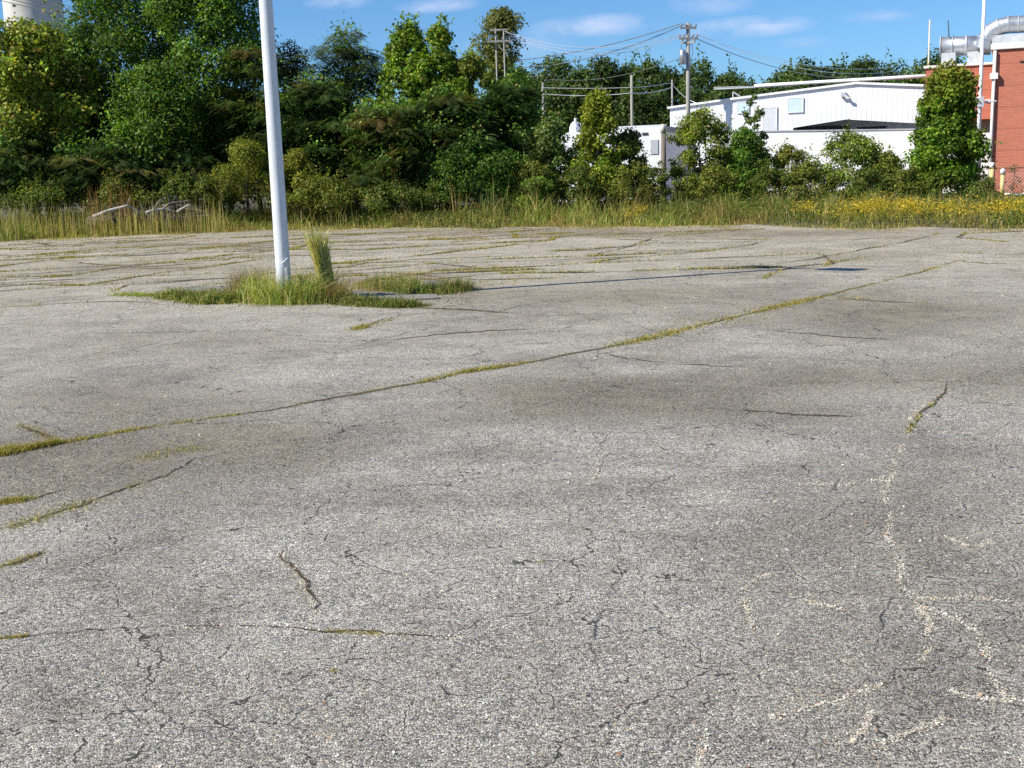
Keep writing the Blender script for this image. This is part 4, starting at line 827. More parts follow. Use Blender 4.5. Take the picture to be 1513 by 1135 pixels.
# tall upright grass: a sheaf leaning left then fanning at the tip
q0 = G(487, 441); tg = empty('tall_grass_clump', (float(q0[0]), float(q0[1]), 0), 'tall upright pale green grass clump standing right of the lamp pole', 'plant', GI)
n = 620; a = RNG.uniform(0, 2*PI, n); r = np.sqrt(RNG.uniform(0, 1, n))*.10
b = np.stack([q0[0]+np.cos(a)*r, q0[1]+np.sin(a)*r*.8, np.zeros(n)], 1)
hh = .35+.66*RNG.uniform(0, 1, n)**.8; up = np.array([0, 0, 1.]); s = unit(np.stack([RNG.normal(0, 1, n), RNG.normal(0, 1, n), np.zeros(n)], 1)); out = np.stack([np.cos(a), np.sin(a), 0*a], 1)
ws = RNG.uniform(.007, .017, n)[:, None]*.5; h_ = hh[:, None]; lf = np.array([-1., 0, 0])
p1 = b+up*h_*.45+lf*h_*.05+out*h_*.005; p2 = b+up*h_*.8+lf*h_*.12+out*(h_*RNG.uniform(0, .05, (n, 1))); p3 = b+up*h_*(.98+0*h_)+lf*h_*RNG.uniform(.08, .26, (n, 1))+out*(h_*RNG.uniform(0, .18, (n, 1)))
V = np.stack([b-s*ws, b+s*ws, p1+s*ws, p1-s*ws, p2+s*ws*.9, p2-s*ws*.9, p3+s*ws*.1, p3-s*ws*.1], 1).reshape(-1, 3)
i = np.arange(n)[:, None]*8; Fq = np.concatenate([i+np.array([0, 1, 2, 3]), i+np.array([3, 2, 4, 5]), i+np.array([5, 4, 6, 7])], 0)
cb = pal(n, [(.30, .22, .10), (.36, .30, .14), (.26, .26, .08), (.2, .12, .06)], (3, 3, 3, 1), .28); ct = pal(n, [(.42, .46, .19), (.56, .55, .30), (.30, .36, .12), (.58, .52, .33)], (3, 3, 2, 3), .28)
cc = np.stack([cb, cb, cb*.5+ct*.5, cb*.5+ct*.5, ct, ct, ct, ct], 1).reshape(-1, 3)
np_mesh('blades', V, Fq, M['blade'], tg, col=cc)
tuft('dead_weed_clump', 'brown dead blades skirting the foot of the tall upright grass', [(478, 443), (490, 443), (500, 444)], 900, (.10, .30), (.003, .007), (.3, 1.2), [(.24, .16, .09), (.32, .24, .13), (.4, .33, .2)], (3, 3, 1), (.07, .07), group=GI)

n = 2600; a = RNG.uniform(190, 700, n); b_ = 444+RNG.normal(0, 7, n); w_ = np.array([G(p, q)[:2] for p, q in zip(a, b_)])
V, Fq = leaf_quads(np.column_stack([w_, hgt(w_[:, 0], w_[:, 1])+.005]), unit(RNG.normal(0, .4, (n, 3))+np.array([0, 0, 1.])), RNG.uniform(.012, .05, n), .35)
tag(np_mesh('dead_grass_litter', V, Fq, M['debris'], col=rep(pal(n, [(.34, .28, .17), (.22, .17, .10), (.45, .39, .26), (.12, .09, .06)], (3, 3, 2, 2), .2), 4)), 'dead grass and soil crumbs spilled around the island', None, None, 'stuff')
# kerb slabs (broken)
def slab(label, pts, h, name='kerb_slab'):
    w = [G(*p) for p in pts]; n = len(w); vs = [(a[0], a[1], -.03) for a in w]+[(a[0]+random.uniform(-.01, .01), a[1], h+random.uniform(-.004, .004)) for a in w]
    mb = MB(); mb.add(vs, [tuple(range(n-1, -1, -1)), tuple(range(n, 2*n))]+[(i, (i+1) % n, (i+1) % n+n, i+n) for i in range(n)])
    return tag(mb.build(name, M['kerb'], bevel=.008), label, 'slab', 'broken kerb slabs of the island')
slab('long flat kerb slab between the two green weed patches', [(548, 441), (600, 444), (650, 441), (643, 436), (590, 437), (548, 432)], .014)
slab('small tilted kerb piece right of the tall upright grass', [(502, 440), (540, 441), (545, 434), (512, 431)], .025)
slab('pale slab lying behind the green weed strip', [(590, 422), (650, 424), (652, 415), (598, 413)], .010)
slab('short kerb piece left of the brown dead weeds', [(268, 431), (325, 429), (330, 423), (280, 423)], .012)

# grass in the cracks
def along(pts, n, spread, keepfn=None):
    w = np.array([G(*p)[:2] for p in pts]); seg = np.linalg.norm(np.diff(w, axis=0), axis=1); cum = np.concatenate([[0], np.cumsum(seg)])
    s = RNG.uniform(0, cum[-1], n); 
    if keepfn is not None: s = s[RNG.uniform(0, 1, len(s)) < keepfn(s)]
    xy = np.column_stack([np.interp(s, cum, w[:, 0]), np.interp(s, cum, w[:, 1])]); return xy+RNG.normal(0, 1, xy.shape)*spread
seam = lambda s: np.clip(.45+.5*np.sin(s*1.9+1)+.35*np.sin(s*6.1), .04, 1)
patchy = lambda s: np.clip(-.05+1.1*np.sin(s*2.1+1)*np.sin(s*.77+.4)+.45*np.sin(s*7)+.4*np.sin(s*17), .0, 1)
YM = [(.34, .29, .08), (.22, .23, .05), (.40, .33, .15), (.15, .18, .04), (.36, .25, .14)]
Bs, hs, wsz = [], [], []
def cg(pts, n, sp, h, w, kf=None):
    n = int(n*.62)
    xy = along(pts, n, sp, kf); k = len(xy); Bs.append(np.column_stack([xy, hgt(xy[:, 0], xy[:, 1])])); hs.append(RNG.uniform(*h, k)); wsz.append(RNG.uniform(*w, k))
cg([(0, 676), (40, 666), (90, 656)], 2600, .02, (.012, .05), (.002, .005)); cg([(90, 656), (220, 632), (310, 618), (400, 606)], 3000, .022, (.008, .03), (.002, .005), patchy)
cg(JOINT, 15000, .022, (.004, .022), (.003, .006), lambda s: np.clip(.35+.4*np.sin(s*3.1)*np.sin(s*1.3+1)+.3*np.sin(s*11), .03, 1)); cg([(0, 672), (25, 668)], 700, .02, (.02, .06), (.002, .005))
cg(JOINT[9:14], 1800, .03, (.01, .045), (.003, .006), patchy); cg(JOINT[10:12], 700, .03, (.015, .05), (.003, .006))
cg(JOINT[13:19], 4200, .06, (.01, .05), (.004, .009), lambda s: np.clip(.4+.6*np.sin(s*2.2), .1, 1)); cg(JOINT[17:22], 1600, .05, (.01, .04), (.004, .009), patchy)
cg([(1040, 480), (1110, 464), (1200, 452), (1240, 448)], 2400, .28, (.008, .03), (.004, .009), patchy)
cg([(0, 785), (60, 768), (150, 735), (250, 700)], 1900, .05, (.006, .022), (.002, .005), patchy); cg([(0, 745), (40, 740)], 900, .025, (.008, .03), (.002, .005)); cg([(200, 680), (280, 660), (300, 668)], 900, .06, (.006, .02), (.002, .005), patchy)
cg([(0, 842), (60, 820)], 350, .02, (.006, .02), (.002, .004)); cg([(30, 630), (90, 656)], 500, .03, (.006, .025), (.002, .005)); cg([(480, 932), (560, 937)], 500, .007, (.003, .012), (.0015, .003)); cg([(0, 945), (40, 941)], 350, .008, (.004, .014), (.0015, .003)); cg([(420, 820), (465, 900)], 160, .015, (.003, .01), (.0015, .003))
cg([(488, 991), (500, 994)], 60, .008, (.004, .012), (.0015, .003)); cg([(798, 828), (803, 828)], 50, .01, (.004, .012), (.0015, .003))
cg([(522, 488), (545, 482)], 500, .04, (.02, .06), (.003, .006)); cg([(545, 480), (620, 462)], 500, .03, (.01, .03), (.003, .006), patchy)
for pts, wd in DIRT[13:36]: 
    Lw = sum(np.linalg.norm(G(*a)-G(*b)) for a, b in zip(pts[:-1], pts[1:])); cg(pts, int(180*Lw), wd*.5, (.01, .06), (.004, .01), patchy)
SLG = []
for pts, wd in SLABS:
    Lw = sum(np.linalg.norm(G(*a)-G(*b)) for a, b in zip(pts[:-1], pts[1:])); f_ = _r.uniform(0, 1)**1.1*(1 if pts[0][0] < 900 else .4)
    if f_ > .05: cg(pts, int(900*Lw*f_), wd*.42, (.01, .06), (.006, .014), seam)
for a in [(690, 395), (740, 400), (690, 420), (760, 412), (200, 386), (190, 382), (360, 378), (900, 350), (1000, 345), (700, 366), (590, 404)]:
    cg([a, (a[0]+60, a[1])], 500, .25, (.01, .05), (.004, .01), patchy)
# scattered along the far rim of the lot
x = RNG.uniform(-24, 24, 24000); y = edge(x)-np.abs(RNG.normal(0, 1.5, 24000)); pn = np.sin(x*1.7+2*np.sin(y*1.1))*np.sin(y*2.3+x*.6); k = pn > .25; Bs.append(np.column_stack([x[k], y[k], hgt(x[k], y[k])])); hs.append(RNG.uniform(.015, .16, k.sum())*np.exp(-(edge(x[k])-y[k])*.5)); wsz.append(RNG.uniform(.005, .012, k.sum()))
Bx = np.vstack(Bs); hx = np.concatenate(hs); wx = np.concatenate(wsz)
V, Fq = blades(Bx, hx, wx, RNG.uniform(.2, 1.3, len(Bx)))
tag(np_mesh('crack_grass', V, Fq, M['blade'], col=rep(pal(len(Bx), YM, (3, 3, 2, 2, 1), .2), 6)), 'short yellow-green grass and moss growing in the pavement cracks', None, None, 'stuff')

# pale grit lying in and beside the filled cracks
gp = []; gs = []
for pts, wd in PALE + [([(412, 815), (430, 835), (445, 850), (462, 880), (468, 905)], .02), (B_[4:], .02), ([(870, 715), (885, 690), (895, 665)], .015), ([(1300, 1010), (1200, 1040), (1150, 1060)], .02), ([(1395, 1060), (1330, 1080), (1290, 1110)], .015)]:
    Lw = sum(np.linalg.norm(G(*a)-G(*b)) for a, b in zip(pts[:-1], pts[1:])); k = int(2100*Lw/(1+Lw*.15))
    xy = along(pts, k, 0, lambda q: np.clip(.55+.6*np.sin(q*5.1+1)*np.sin(q*13.3)+.3*np.sin(q*31), .05, 1))
    t_ = xy[:, 0]*9+xy[:, 1]*7; xy = xy+np.column_stack([np.sin(t_)*.012+np.sin(t_*2.7)*.006, np.cos(t_*1.3)*.012])+RNG.normal(0, 1, xy.shape)*wd*.5*RNG.uniform(.1, 1.6, (len(xy), 1))
    gp.append(xy); gs.append(RNG.uniform(.004, .0115, len(xy)))
gp = np.vstack(gp); gs = np.concatenate(gs); n = len(gp)
V, Fq = leaf_quads(np.column_stack([gp, hgt(gp[:, 0], gp[:, 1])+.002]), unit(RNG.normal(0, .35, (n, 3))+np.array([0, 0, 1.])), gs, .8)
tag(np_mesh('pale_grit', V, Fq, M['debris'], col=rep(pal(n, [(.52, .48, .39), (.64, .60, .51), (.38, .34, .27), (.52, .37, .22)], (4, 3, 3, .8), .15), 4)), 'pale grit lying along the worn cracks in the foreground', None, None, 'stuff')
# loose grit, leaf litter on the lot
n = 11000; t = RNG.uniform(0, 1, n)**1.5; y = 2.6+t*28; x = RNG.uniform(-1, 1, n)*(.55*y+1)
cl = np.sin(x*1.1+y*.7)*np.sin(y*.9-x*.4); k = RNG.uniform(0, 1, n) < (.35+.5*cl); x, y = x[k], y[k]; n = len(x)
Pn = np.column_stack([x, y, hgt(x, y)+.006]); V, Fq = leaf_quads(Pn, unit(RNG.normal(0, .3, (n, 3))+np.array([0, 0, 1.])), RNG.uniform(.006, .018, n)*(1+y*.06), .5)
tag(np_mesh('leaf_litter', V, Fq, M['debris'], col=rep(pal(n, [(.42, .34, .22), (.55, .50, .40), (.10, .07, .05), (.30, .17, .09), (.6, .56, .5)], (3, 3, 2, 2, 1), .2), 4)), 'scattered dry leaf bits and grit on the asphalt', None, None, 'stuff')
for j, (a, b_) in enumerate([(1030, 636), (1050, 661)]):
    q_ = G(a, b_); mb = MB(); mb.tube([(q_[0]-.03, q_[1], .012), (q_[0], q_[1]+.004, .018), (q_[0]+.035, q_[1]+.012, .010)], [.003, .005, .002], 6)
    tag(mb.build('twig', M['darkwood']), ['short dark twig on the asphalt, the upper of two', 'short dark twig on the asphalt, the lower of two'][j], 'twig', 'twigs on the asphalt')

# ------------------------------------------------------------------ brick building
YB = 56.0
set_frame(1468, YB, -24)
bx0, ztop = XZ(1468, 74, YB); xR = XZ(1800, 74, YB)[0]
bb = empty('brick_building', (bx0, YB, -.05), 'red brick building with pale coping at the right edge of the picture', 'building')
MB().box(bx0, xR, YB, YB+14, -.1, ztop).build('wall', M['brick'], bb)
MB().box(bx0-.12, xR, YB-.12, YB+14, ztop, ztop+.28).build('coping', M['coping'], bb, bevel=.02)
# lower wing
YW = 59.0
wzt = XZ(1404, 99, YW)[1]; wx0 = XZ(1368, 99, YW)[0]; wzb = XZ(1455, 176, YW)[1]
MB().box(wx0, bx0, YW, YW+10, wzb, wzt).build('wing_wall', M['brick'], bb)
MB().box(wx0-.1, bx0-.01, YW-.1, YW+10, wzt, wzt+.12).build('wing_coping', M['coping'], bb)
MB().box(wx0, bx0, YW+2.5, YW+9.8, -.1, wzb).build('door_panel', M['palegrey'], bb)
MB().box(XZ(1451, 200, YW)[0], bx0-.02, YW+.2, YW+.5, -.1, XZ(1460, 196, YW)[1]).build('white_side_panel', M['whitewall'], bb)
dsx = XZ(1469, 150, YB-.2)[0]
ds = MB().tube([(dsx-.06, YB-.13, ztop-.05), (dsx-.06, YB-.13, .1)], .075, 10); ds.build('downspout', M['coping'], bb, smooth=True)
c_ = XZ(1468, 113, YB)[1]; MB().box(dsx-.24, dsx+.12, YB-.28, YB-.02, c_-.14, c_+.14).build('rain_head', M['coping'], bb, bevel=.01)
MB().box(XZ(1455, 147, YW)[0], XZ(1464, 147, YW)[0], YW-.12, YW-.02, XZ(1460, 149, YW)[1], XZ(1460, 147, YW)[1]).build('conduit', M['coping'], bb)
a_ = XZ(1506, 90, YB); MB().box(a_[0], a_[0]+.5, YB-.08, YB-.004, a_[1]-.03, a_[1]+.04).build('sign_rail', M['rust'], bb)

# ducts on the wing roof
YD = 61.0
duct = empty('roof_duct', (XZ(1430, 97, YD)[0], YD, wzt), 'large round galvanised duct with a rising elbow on the brick roof', 'duct')
xa, za = XZ(1390, 69, YD); xb, zb_ = XZ(1474, 66, YD); R_ = 13.5/F*YD
mb = MB(); mb.tube([(xa, YD, za), (xb-.3, YD, zb_)], R_, 28)
mb.build('main_duct', M['galv'], duct, smooth=True)
mb = MB()
for u in (0, .24, .5, .52, .78): 
    c0 = Vector((xa, YD, za)).lerp(Vector((xb-.3, YD, zb_)), u); mb.tube([c0-Vector((.025, 0, 0)), c0+Vector((.025, 0, 0))], R_+.035, 28)
mb.build('duct_rim', M['galvdull'], duct, smooth=True)
pts = []; pe = [(1452, 72), (1456, 58), (1464, 47), (1476, 40), (1490, 36.5), (1505, 36), (1560, 33)]
for i, (a, b_) in enumerate(pe): q_ = XZ(a, b_, YD-.6); pts.append((q_[0], YD-.6, q_[1]))
MB().tube(pts, 11.5/F*YD, 26).build('elbow_duct', M['galv'], duct)
mb = MB()
for i in range(1, len(pts)-1):
    c0 = Vector(pts[i]); t = (Vector(pts[i+1])-Vector(pts[i-1])).normalized(); mb.tube([c0-t*.02, c0+t*.02], 11.5/F*YD+.03, 26)
mb.build('elbow_seam', M['galvdull'], duct, smooth=True)
xc, zc = XZ(1466, 63, YD-.4); x2, z2 = XZ(1570, 54, YD-.4)
MB().box(xc, x2, YD-.9, YD+.5, zc-.35, zc+.30).build('square_duct', M['galvdull'], duct, bevel=.02)
for (a, b1, c1, b2) in [(1392, 80, 1412, 99), (1430, 78, 1449, 98)]:
    q1 = XZ(a, b1, YD); q2 = XZ(c1, b2, YD); MB().box(q1[0], q2[0], YD-.5, YD+.5, wzt+.12, q1[1]).build('duct_stand', M['galvdull'], duct, bevel=.01)

def pt(a, b_, Y_): q_ = XZ(a, b_, Y_); return Vector((q_[0], Y_, q_[1]))
set_frame()
pipe = empty('overhead_pipe', tuple(pt(1200, 122, 66)), 'long white overhead pipe running above the white roof to the brick building', 'pipe')
MB().tube([pt(1115, 127, 69), pt(1200, 122, 67), pt(1290, 117, 65), pt(1372, 112, 63)], 2.5/F*66, 14).build('pipe_run', M['whitepaint'], pipe, smooth=True)
MB().tube([pt(1055, 129.5, 70.5), pt(1118, 127.5, 69)], .032, 10).build('pipe_end', M['roofgrey'], pipe, smooth=True)
MB().tube([pt(1055, 132, 70.5), pt(1180, 126, 67.5)], .04, 6).build('hanger_cable', M['galvdull'], pipe)

# ------------------------------------------------------------------ ribbed white building
YR = 76.0
set_frame(1080, YR, -22)
rb = empty('ribbed_white_building', (XZ(1180, 160, YR)[0], YR, -.05), 'large ribbed white metal building with a low gable and a dark loading opening', 'building')
poly = [XZ(a, b_, YR) for a, b_ in [(990, 161), (1080, 148), (1265, 124.5), (1360, 128), (1392, 129), (1392, 184), (1350, 182), (1250, 176.5), (1172, 189), (1172, 205)]]
xL = poly[0][0]; poly += [(poly[-1][0], -.1), (xL, -.1)]
MB().prism(poly, YR, YR+.3).build('wall', M['whitewall'], rb)
def topz(x): return float(np.interp(x, [p[0] for p in poly[:5]], [p[1] for p in poly[:5]]))
def botz(x):
    q = [poly[8], poly[7], poly[6], poly[5]]
    return 2.0 if x < q[0][0] else float(np.interp(x, [p[0] for p in q], [p[1] for p in q]))
mb = MB(); x = xL+.05
while x < poly[4][0]:
    mb.box(x, x+.05, YR-.012, YR, botz(x+.06)+.06, topz(x)-.10); x += .3
mb.build('wall_ribs', M['whitewall'], rb)
mb = MB()
for i in range(4):
    (x0, z0), (x1, z1) = poly[i], poly[i+1]
    mb.add([(x0-(.15 if i == 0 else 0), YR-.15, z0), (x1, YR-.15, z1), (x1, YR+22, z1), (x0-(.15 if i == 0 else 0), YR+22, z0), (x0-(.15 if i == 0 else 0), YR-.15, z0+.13), (x1, YR-.15, z1+.13), (x1, YR+22, z1+.13), (x0-(.15 if i == 0 else 0), YR+22, z0+.13)],
           [(0, 1, 2, 3), (4, 5, 6, 7), (0, 1, 5, 4), (3, 2, 6, 7), (0, 3, 7, 4), (1, 2, 6, 5)])
mb.build('roof', M['whitewall'], rb)
MB().box(xL, xL+.3, YR+.3, YR+21, -.1, poly[0][1]).build('side_wall', M['whitewall'], rb)
MB().box(poly[8][0]-3, poly[4][0], YR+2.6, YR+2.9, -.1, poly[5][1]+1.5).build('bay_back_wall', M['palegrey'], rb)
MB().box(poly[8][0]-.5, poly[4][0], YR+.3, YR+5, -.1, .9).build('dock_floor', M['grey'], rb)
d0 = XZ(1178, 191, YR+1.5); d1 = XZ(1310, 186, YR+1.5)
MB().box(d0[0], XZ(1252, 190, YR)[0], YR+1.3, YR+1.7, d0[1]-.3, d0[1]+.12).build('dock_beam', M['dark'], rb)
MB().box(XZ(1262, 190, YR)[0], d1[0], YR+1.3, YR+1.7, d0[1]-.2, d1[1]+.0).build('dock_beam', M['dark'], rb)
mb = MB()
for (a, b1, c1, b2, mt_, nm) in [(1165, 146, 1186, 165, 'bluepane', 'window'), (1090, 152, 1106, 166, 'bluepane', 'window'), (1128, 160, 1147, 194, 'palegrey', 'door'), (1008, 170, 1024, 192, 'palegrey', 'door')]:
    q1 = XZ(a, b1, YR); q2 = XZ(c1, b2, YR); o = MB().box(q1[0], q2[0], YR-.075, YR-.047, q2[1], q1[1]).build(nm, M[mt_], rb)
    f = MB(); w_ = .05
    f.box(q1[0]-w_, q1[0], YR-.09, YR-.047, q2[1]-w_, q1[1]+w_).box(q2[0], q2[0]+w_, YR-.09, YR-.047, q2[1]-w_, q1[1]+w_).box(q1[0], q2[0], YR-.09, YR-.047, q1[1], q1[1]+w_).box(q1[0], q2[0], YR-.09, YR-.047, q2[1]-w_, q2[1])
    fo = f.build('frame', M['whitepaint'], o); fo.location = (0, 0, 0)
    o2 = rb
v1 = pt(1246, 140, YR-.2); MB().box(v1.x-.16, v1.x+.14, YR-.3, YR-.047, v1.z-.12, v1.z+.16).tube([(v1.x+.1, YR-.2, v1.z-.05), (v1.x+.3, YR-.3, v1.z-.25), (v1.x+.42, YR-.3, v1.z-.25)], .09, 8).build('wall_vent', M['galvdull'], rb)
v1 = pt(1265, 122.5, YR+.5); MB().box(v1.x-.2, v1.x+.2, YR+.2, YR+.8, v1.z-.15, v1.z+.1).build('roof_vent', M['whitepaint'], rb)
# the low front wall of the dock: separate white wall before it
YF = 74.2
fw = empty('white_dock_wall', (XZ(1180, 196, YF)[0], YF, -.05), 'long low white wall in front of the ribbed white building', 'wall')
mb = MB(); x0, z0 = XZ(985, 197, YF); x1, z1 = XZ(1352, 192, YF)
mb.prism([(x0, -.1), (x1, -.1), (x1, z1), (x0, z0)], YF, YF+.4).build('wall', M['whitewall'], fw)
mb = MB(); mb.prism([(x0-.02, z0+.002), (x1+.02, z1+.002), (x1+.02, z1+.08), (x0-.02, z0+.08)], YF-.06, YF+.46).build('cap', M['grey'], fw)
a_ = XZ(1100, 252, YF); mb = MB()
for i in range(7):
    xx = x0+1.2+i*2.2; mb.box(xx, xx+.9, YF-.03, YF-.002, .25, .95)
mb.build('lower_vents', M['roofgrey'], fw)

# low white building on the left
YL2 = 66.0
set_frame(900, YL2, -20)
lw = empty('low_white_building', (XZ(900, 200, YL2)[0], YL2, -.05), 'low white building with a rounded left shoulder behind the cone-shaped tree', 'building')
pl_ = [XZ(a, b_, YL2) for a, b_ in [(821, 215), (824, 205), (831, 198), (842, 195.5), (978, 192)]]
poly2 = pl_+[(pl_[-1][0], -.1), (pl_[0][0], -.1)]
MB().prism(poly2, YL2, YL2+9).build('wall', M['whitewall'], lw)
q1 = XZ(895, 189.5, YL2+.5); q2 = XZ(984, 186, YL2+.5)
MB().box(q1[0]-.6, q2[0], YL2+.4, YL2+8.6, pl_[-1][1]-.06, pl_[-1][1]+.22).build('roof', M['roofgrey'], lw)
MB().box(q1[0]-.7, q2[0]+.05, YL2+.3, YL2+.38, pl_[-1][1]+.005, pl_[-1][1]+.30).build('parapet_rail', M['palegrey'], lw)
for a in (943, 953):
    q_ = pt(a, 198, YL2-.02); mb = MB(); mb.tube([(q_.x, YL2-.06, q_.z), (q_.x, YL2+.0, q_.z)], .12, 16) if a == 943 else mb.box(q_.x-.16, q_.x+.16, YL2-.05, YL2-.004, q_.z-.05, q_.z+.07)
    mb.build('wall_opening', M['dark'], lw)
q_ = pt(967, 217, YL2); o = MB().box(q_.x-.22, q_.x+.22, YL2-.05, YL2-.004, q_.z-.4, q_.z+.4).build('wall_box', M['galvdull'], lw, bevel=.01)
q_ = pt(849, 196, YL2+1.2)
vt = empty('roof_ventilator', (q_.x, YL2+1.2, q_.z), 'white capped ventilator standing on the low white building', 'ventilator')
s_ = YL2/F
MB().tube([(q_.x, YL2+1.2, q_.z-.1), (q_.x, YL2+1.2, q_.z+8*s_), (q_.x, YL2+1.2, q_.z+13*s_), (q_.x, YL2+1.2, q_.z+16*s_)], [8*s_, 7.5*s_, 5*s_, 2*s_], 14).build('cowl', M['whitepaint'], vt, smooth=False)
MB().tube([(q_.x+1.5*s_, YL2+1.2, q_.z+16*s_), (q_.x+1.5*s_, YL2+1.2, q_.z+21*s_)], 1.8*s_, 10).build('cap', M['whitepaint'], vt)
MB().tube([(q_.x+9*s_, YL2+1.2, q_.z), (q_.x+10*s_, YL2+1.2, q_.z+12*s_), (q_.x+2*s_, YL2+1.2, q_.z+16*s_)], .03, 6).build('stay', M['galvdull'], vt)

# ------------------------------------------------------------------ pale concrete tower top-left
YT = 130.0
set_frame()
tx = P(50, 20, YT)[0]; tr = 40.5/F*YT
tw = empty('concrete_tower', (tx, YT, -.05), 'pale round concrete tower cut by the top left corner', 'tower')
mb = MB(); n = 12; mb.tube([(tx, YT, 26*i/n-.1) for i in range(n+1)], [tr*1.02-.004*tr*i for i in range(n+1)], 48); mb.build('shell', M['concrete'], tw, smooth=True)

# ------------------------------------------------------------------ poles
def pole(label, px, ptop, pbot_px, Yd, r, mat='polewood', name='utility_pole', cat='utility pole', group=None):
    """upright pole whose shaft passes picture x px at its top"""
    t = pt(px, ptop, Yd); root = empty(name, (t.x, Yd, -.05), label, cat, group)
    MB().tube([(t.x, Yd, -.1), (t.x, Yd, t.z*.5), (t.x, Yd, t.z)], [r*1.15, r, r*.8], 12).build('shaft', M[mat], root, smooth=True); return root, t
GP = 'wooden utility poles'
r1, t1 = pole('tallest timber utility pole with two crossarms and a grey transformer', 1016.5, 34, 0, 75, .14, group=GP)
def arm(root, t, dz, half, mat='polewood', ang=.12, nins=4):
    z = t.z-dz; a = Vector((t.x-half, t.y-half*ang-.14, z)); b = Vector((t.x+half, t.y+half*ang-.14, z)); d = (b-a).normalized(); n = Vector((-d.y, d.x, 0))*.05; u = Vector((0, 0, .06))
    MB().add([a-n-u, b-n-u, b+n-u, a+n-u, a-n+u, b-n+u, b+n+u, a+n+u], [(0, 3, 2, 1), (4, 5, 6, 7), (0, 1, 5, 4), (1, 2, 6, 5), (2, 3, 7, 6), (3, 0, 4, 7)]).build('crossarm', M[mat], root)
    out = []
    for i in range(nins):
        p = a.lerp(b, (i+.15)/(nins-.7)); MB().tube([p+Vector((0, 0, .06)), p+Vector((0, 0, .12)), p+Vector((0, 0, .2)), p+Vector((0, 0, .26))], [.03, .06, .065, .03], 8).build('insulator', M['ceramic'], root); out.append(p+Vector((0, 0, .26)))
    return out
w1 = arm(r1, t1, .32, .52); w2 = arm(r1, t1, .95, .60, nins=5); w3 = arm(r1, t1, 1.2, .40, ang=-.6, nins=3)
tz = t1.z-2.1; mb = MB().tube([(t1.x-.36, 74.9, tz-.42), (t1.x-.36, 74.9, tz+.40), (t1.x-.36, 74.9, tz+.48)], [.2, .2, .12], 16); mb.build('transformer', M['galv'], r1, smooth=True)
MB().box(t1.x-.2, t1.x-.1, 74.85, 74.95, tz-.2, tz+.25).build('bracket', M['galvdull'], r1)
MB().tube([(t1.x-.4, 74.9, tz+.45), (t1.x-.5, 74.8, tz+.8), (t1.x-.3, 74.8, tz+1.1)], .02, 5).build('jumper', M['wire'], r1)
MB().tube([(t1.x+.18, 74.9, t1.z-1.2), (t1.x+.3, 74.9, t1.z-1.7), (t1.x+.16, 74.9, t1.z-2.4)], .02, 5).build('jumper', M['wire'], r1)
YH = 88
th = [pt(732, 42, YH), pt(744, 44, YH)]
hf = empty('frame_pole', (th[0].x, YH, -.05), 'two-legged power pole frame in front of the lone tall tree', 'utility pole')
for t in th[:1]: MB().tube([(t.x, YH, -.1), (t.x, YH, t.z)], [.07, .055], 10).build('leg', M['polewood'], hf, smooth=True)
MB().tube([(th[1].x, YH+.6, -.1), (th[1].x, YH+.6, th[1].z)], [.06, .05], 10).build('leg', M['polewood'], hf, smooth=True)
ha = pt(720, 62, YH); hb = pt(756, 62, YH)
MB().box(ha.x, hb.x, YH-.28, YH-.16, ha.z-.07, ha.z+.06).build('crossarm', M['polewood'], hf)
hc = pt(724, 45, YH); hd = pt(750, 46, YH); MB().box(hc.x, hd.x, YH-.28, YH-.16, hc.z-.07, hc.z+.06).build('crossarm', M['polewood'], hf)
for i in range(4):
    xx = ha.x+.15+i*(hb.x-ha.x-.3)/3; MB().tube([(xx, YH-.22, ha.z+.1), (xx, YH-.22, ha.z+.3)], [.05, .04], 8).build('insulator', M['ceramic'], hf)
MB().tube([(th[0].x, YH-.15, ha.z-.1), (th[1].x+.3, YH-.15, ha.z-1.1)], .04, 6).build('brace', M['polewood'], hf)
r3, t3 = pole('short leaning-looking timber pole behind the dark mass, left of the low white building', 802, 122, 0, 80, .10, group=GP)
r4, t4 = pole('bare timber pole standing over the low white building', 933, 111, 0, 78, .10, group=GP)
r5, t5 = pole('thin timber pole at the corner of the ribbed white building', 993, 118, 0, 82, .07, group=GP)
r6, t6 = pole('thin grey rod standing behind the ribbed white roof', 1083, 136, 0, 84, .045, 'galvdull', 'vent_rod', 'pole')
MB().tube([(t6.x, 84, t6.z), (t6.x+.5, 84, t6.z-.3)], .05, 6).build('rod_arm', M['galvdull'], r6)
tp, tt = pole('white painted metal pole in front of the brick wing, leaving the top of the view', 1456, -40, 0, 54, .085, 'whitepaint', 'white_mast', 'pole')
c0 = pt(1447, 152, 54); MB().box(tt.x-.14, tt.x+.14, 53.86, 54.14, c0.z-.2, c0.z+.25).build('junction_box', M['whitepaint'], tp, bevel=.01)
MB().tube([(tt.x+.1, 54, c0.z), (tt.x+.35, 54, c0.z+.02), (tt.x+.75, 54, c0.z+.05)], .035, 6).build('side_pipe', M['whitepaint'], tp)
a1, a1t = pole('pale thin aerial mast left of the round duct', 1374, 29, 0, 64, .045, 'tan', 'aerial_mast', 'mast')
a2q = pt(1401, 30, 61.4); a2 = empty('lightning_rod', (a2q.x, 61.4, za+R_), 'short dark rod standing on the round duct', 'rod')
MB().tube([(a2q.x, 61.2, za+R_*.8), (a2q.x, 61.4, a2q.z)], [.03, .02], 6).build('rod', M['dark'], a2)
pp = pt(980, 184, 46); po = empty('timber_post', (pp.x, 46, -.05), 'stout old timber post with a pale top among the bushes', 'post')
MB().tube([(pp.x, 46, -.1), (pp.x, 46, pp.z-.32)], [.105, .10], 10).build('shaft', M['postwood'], po, smooth=True)
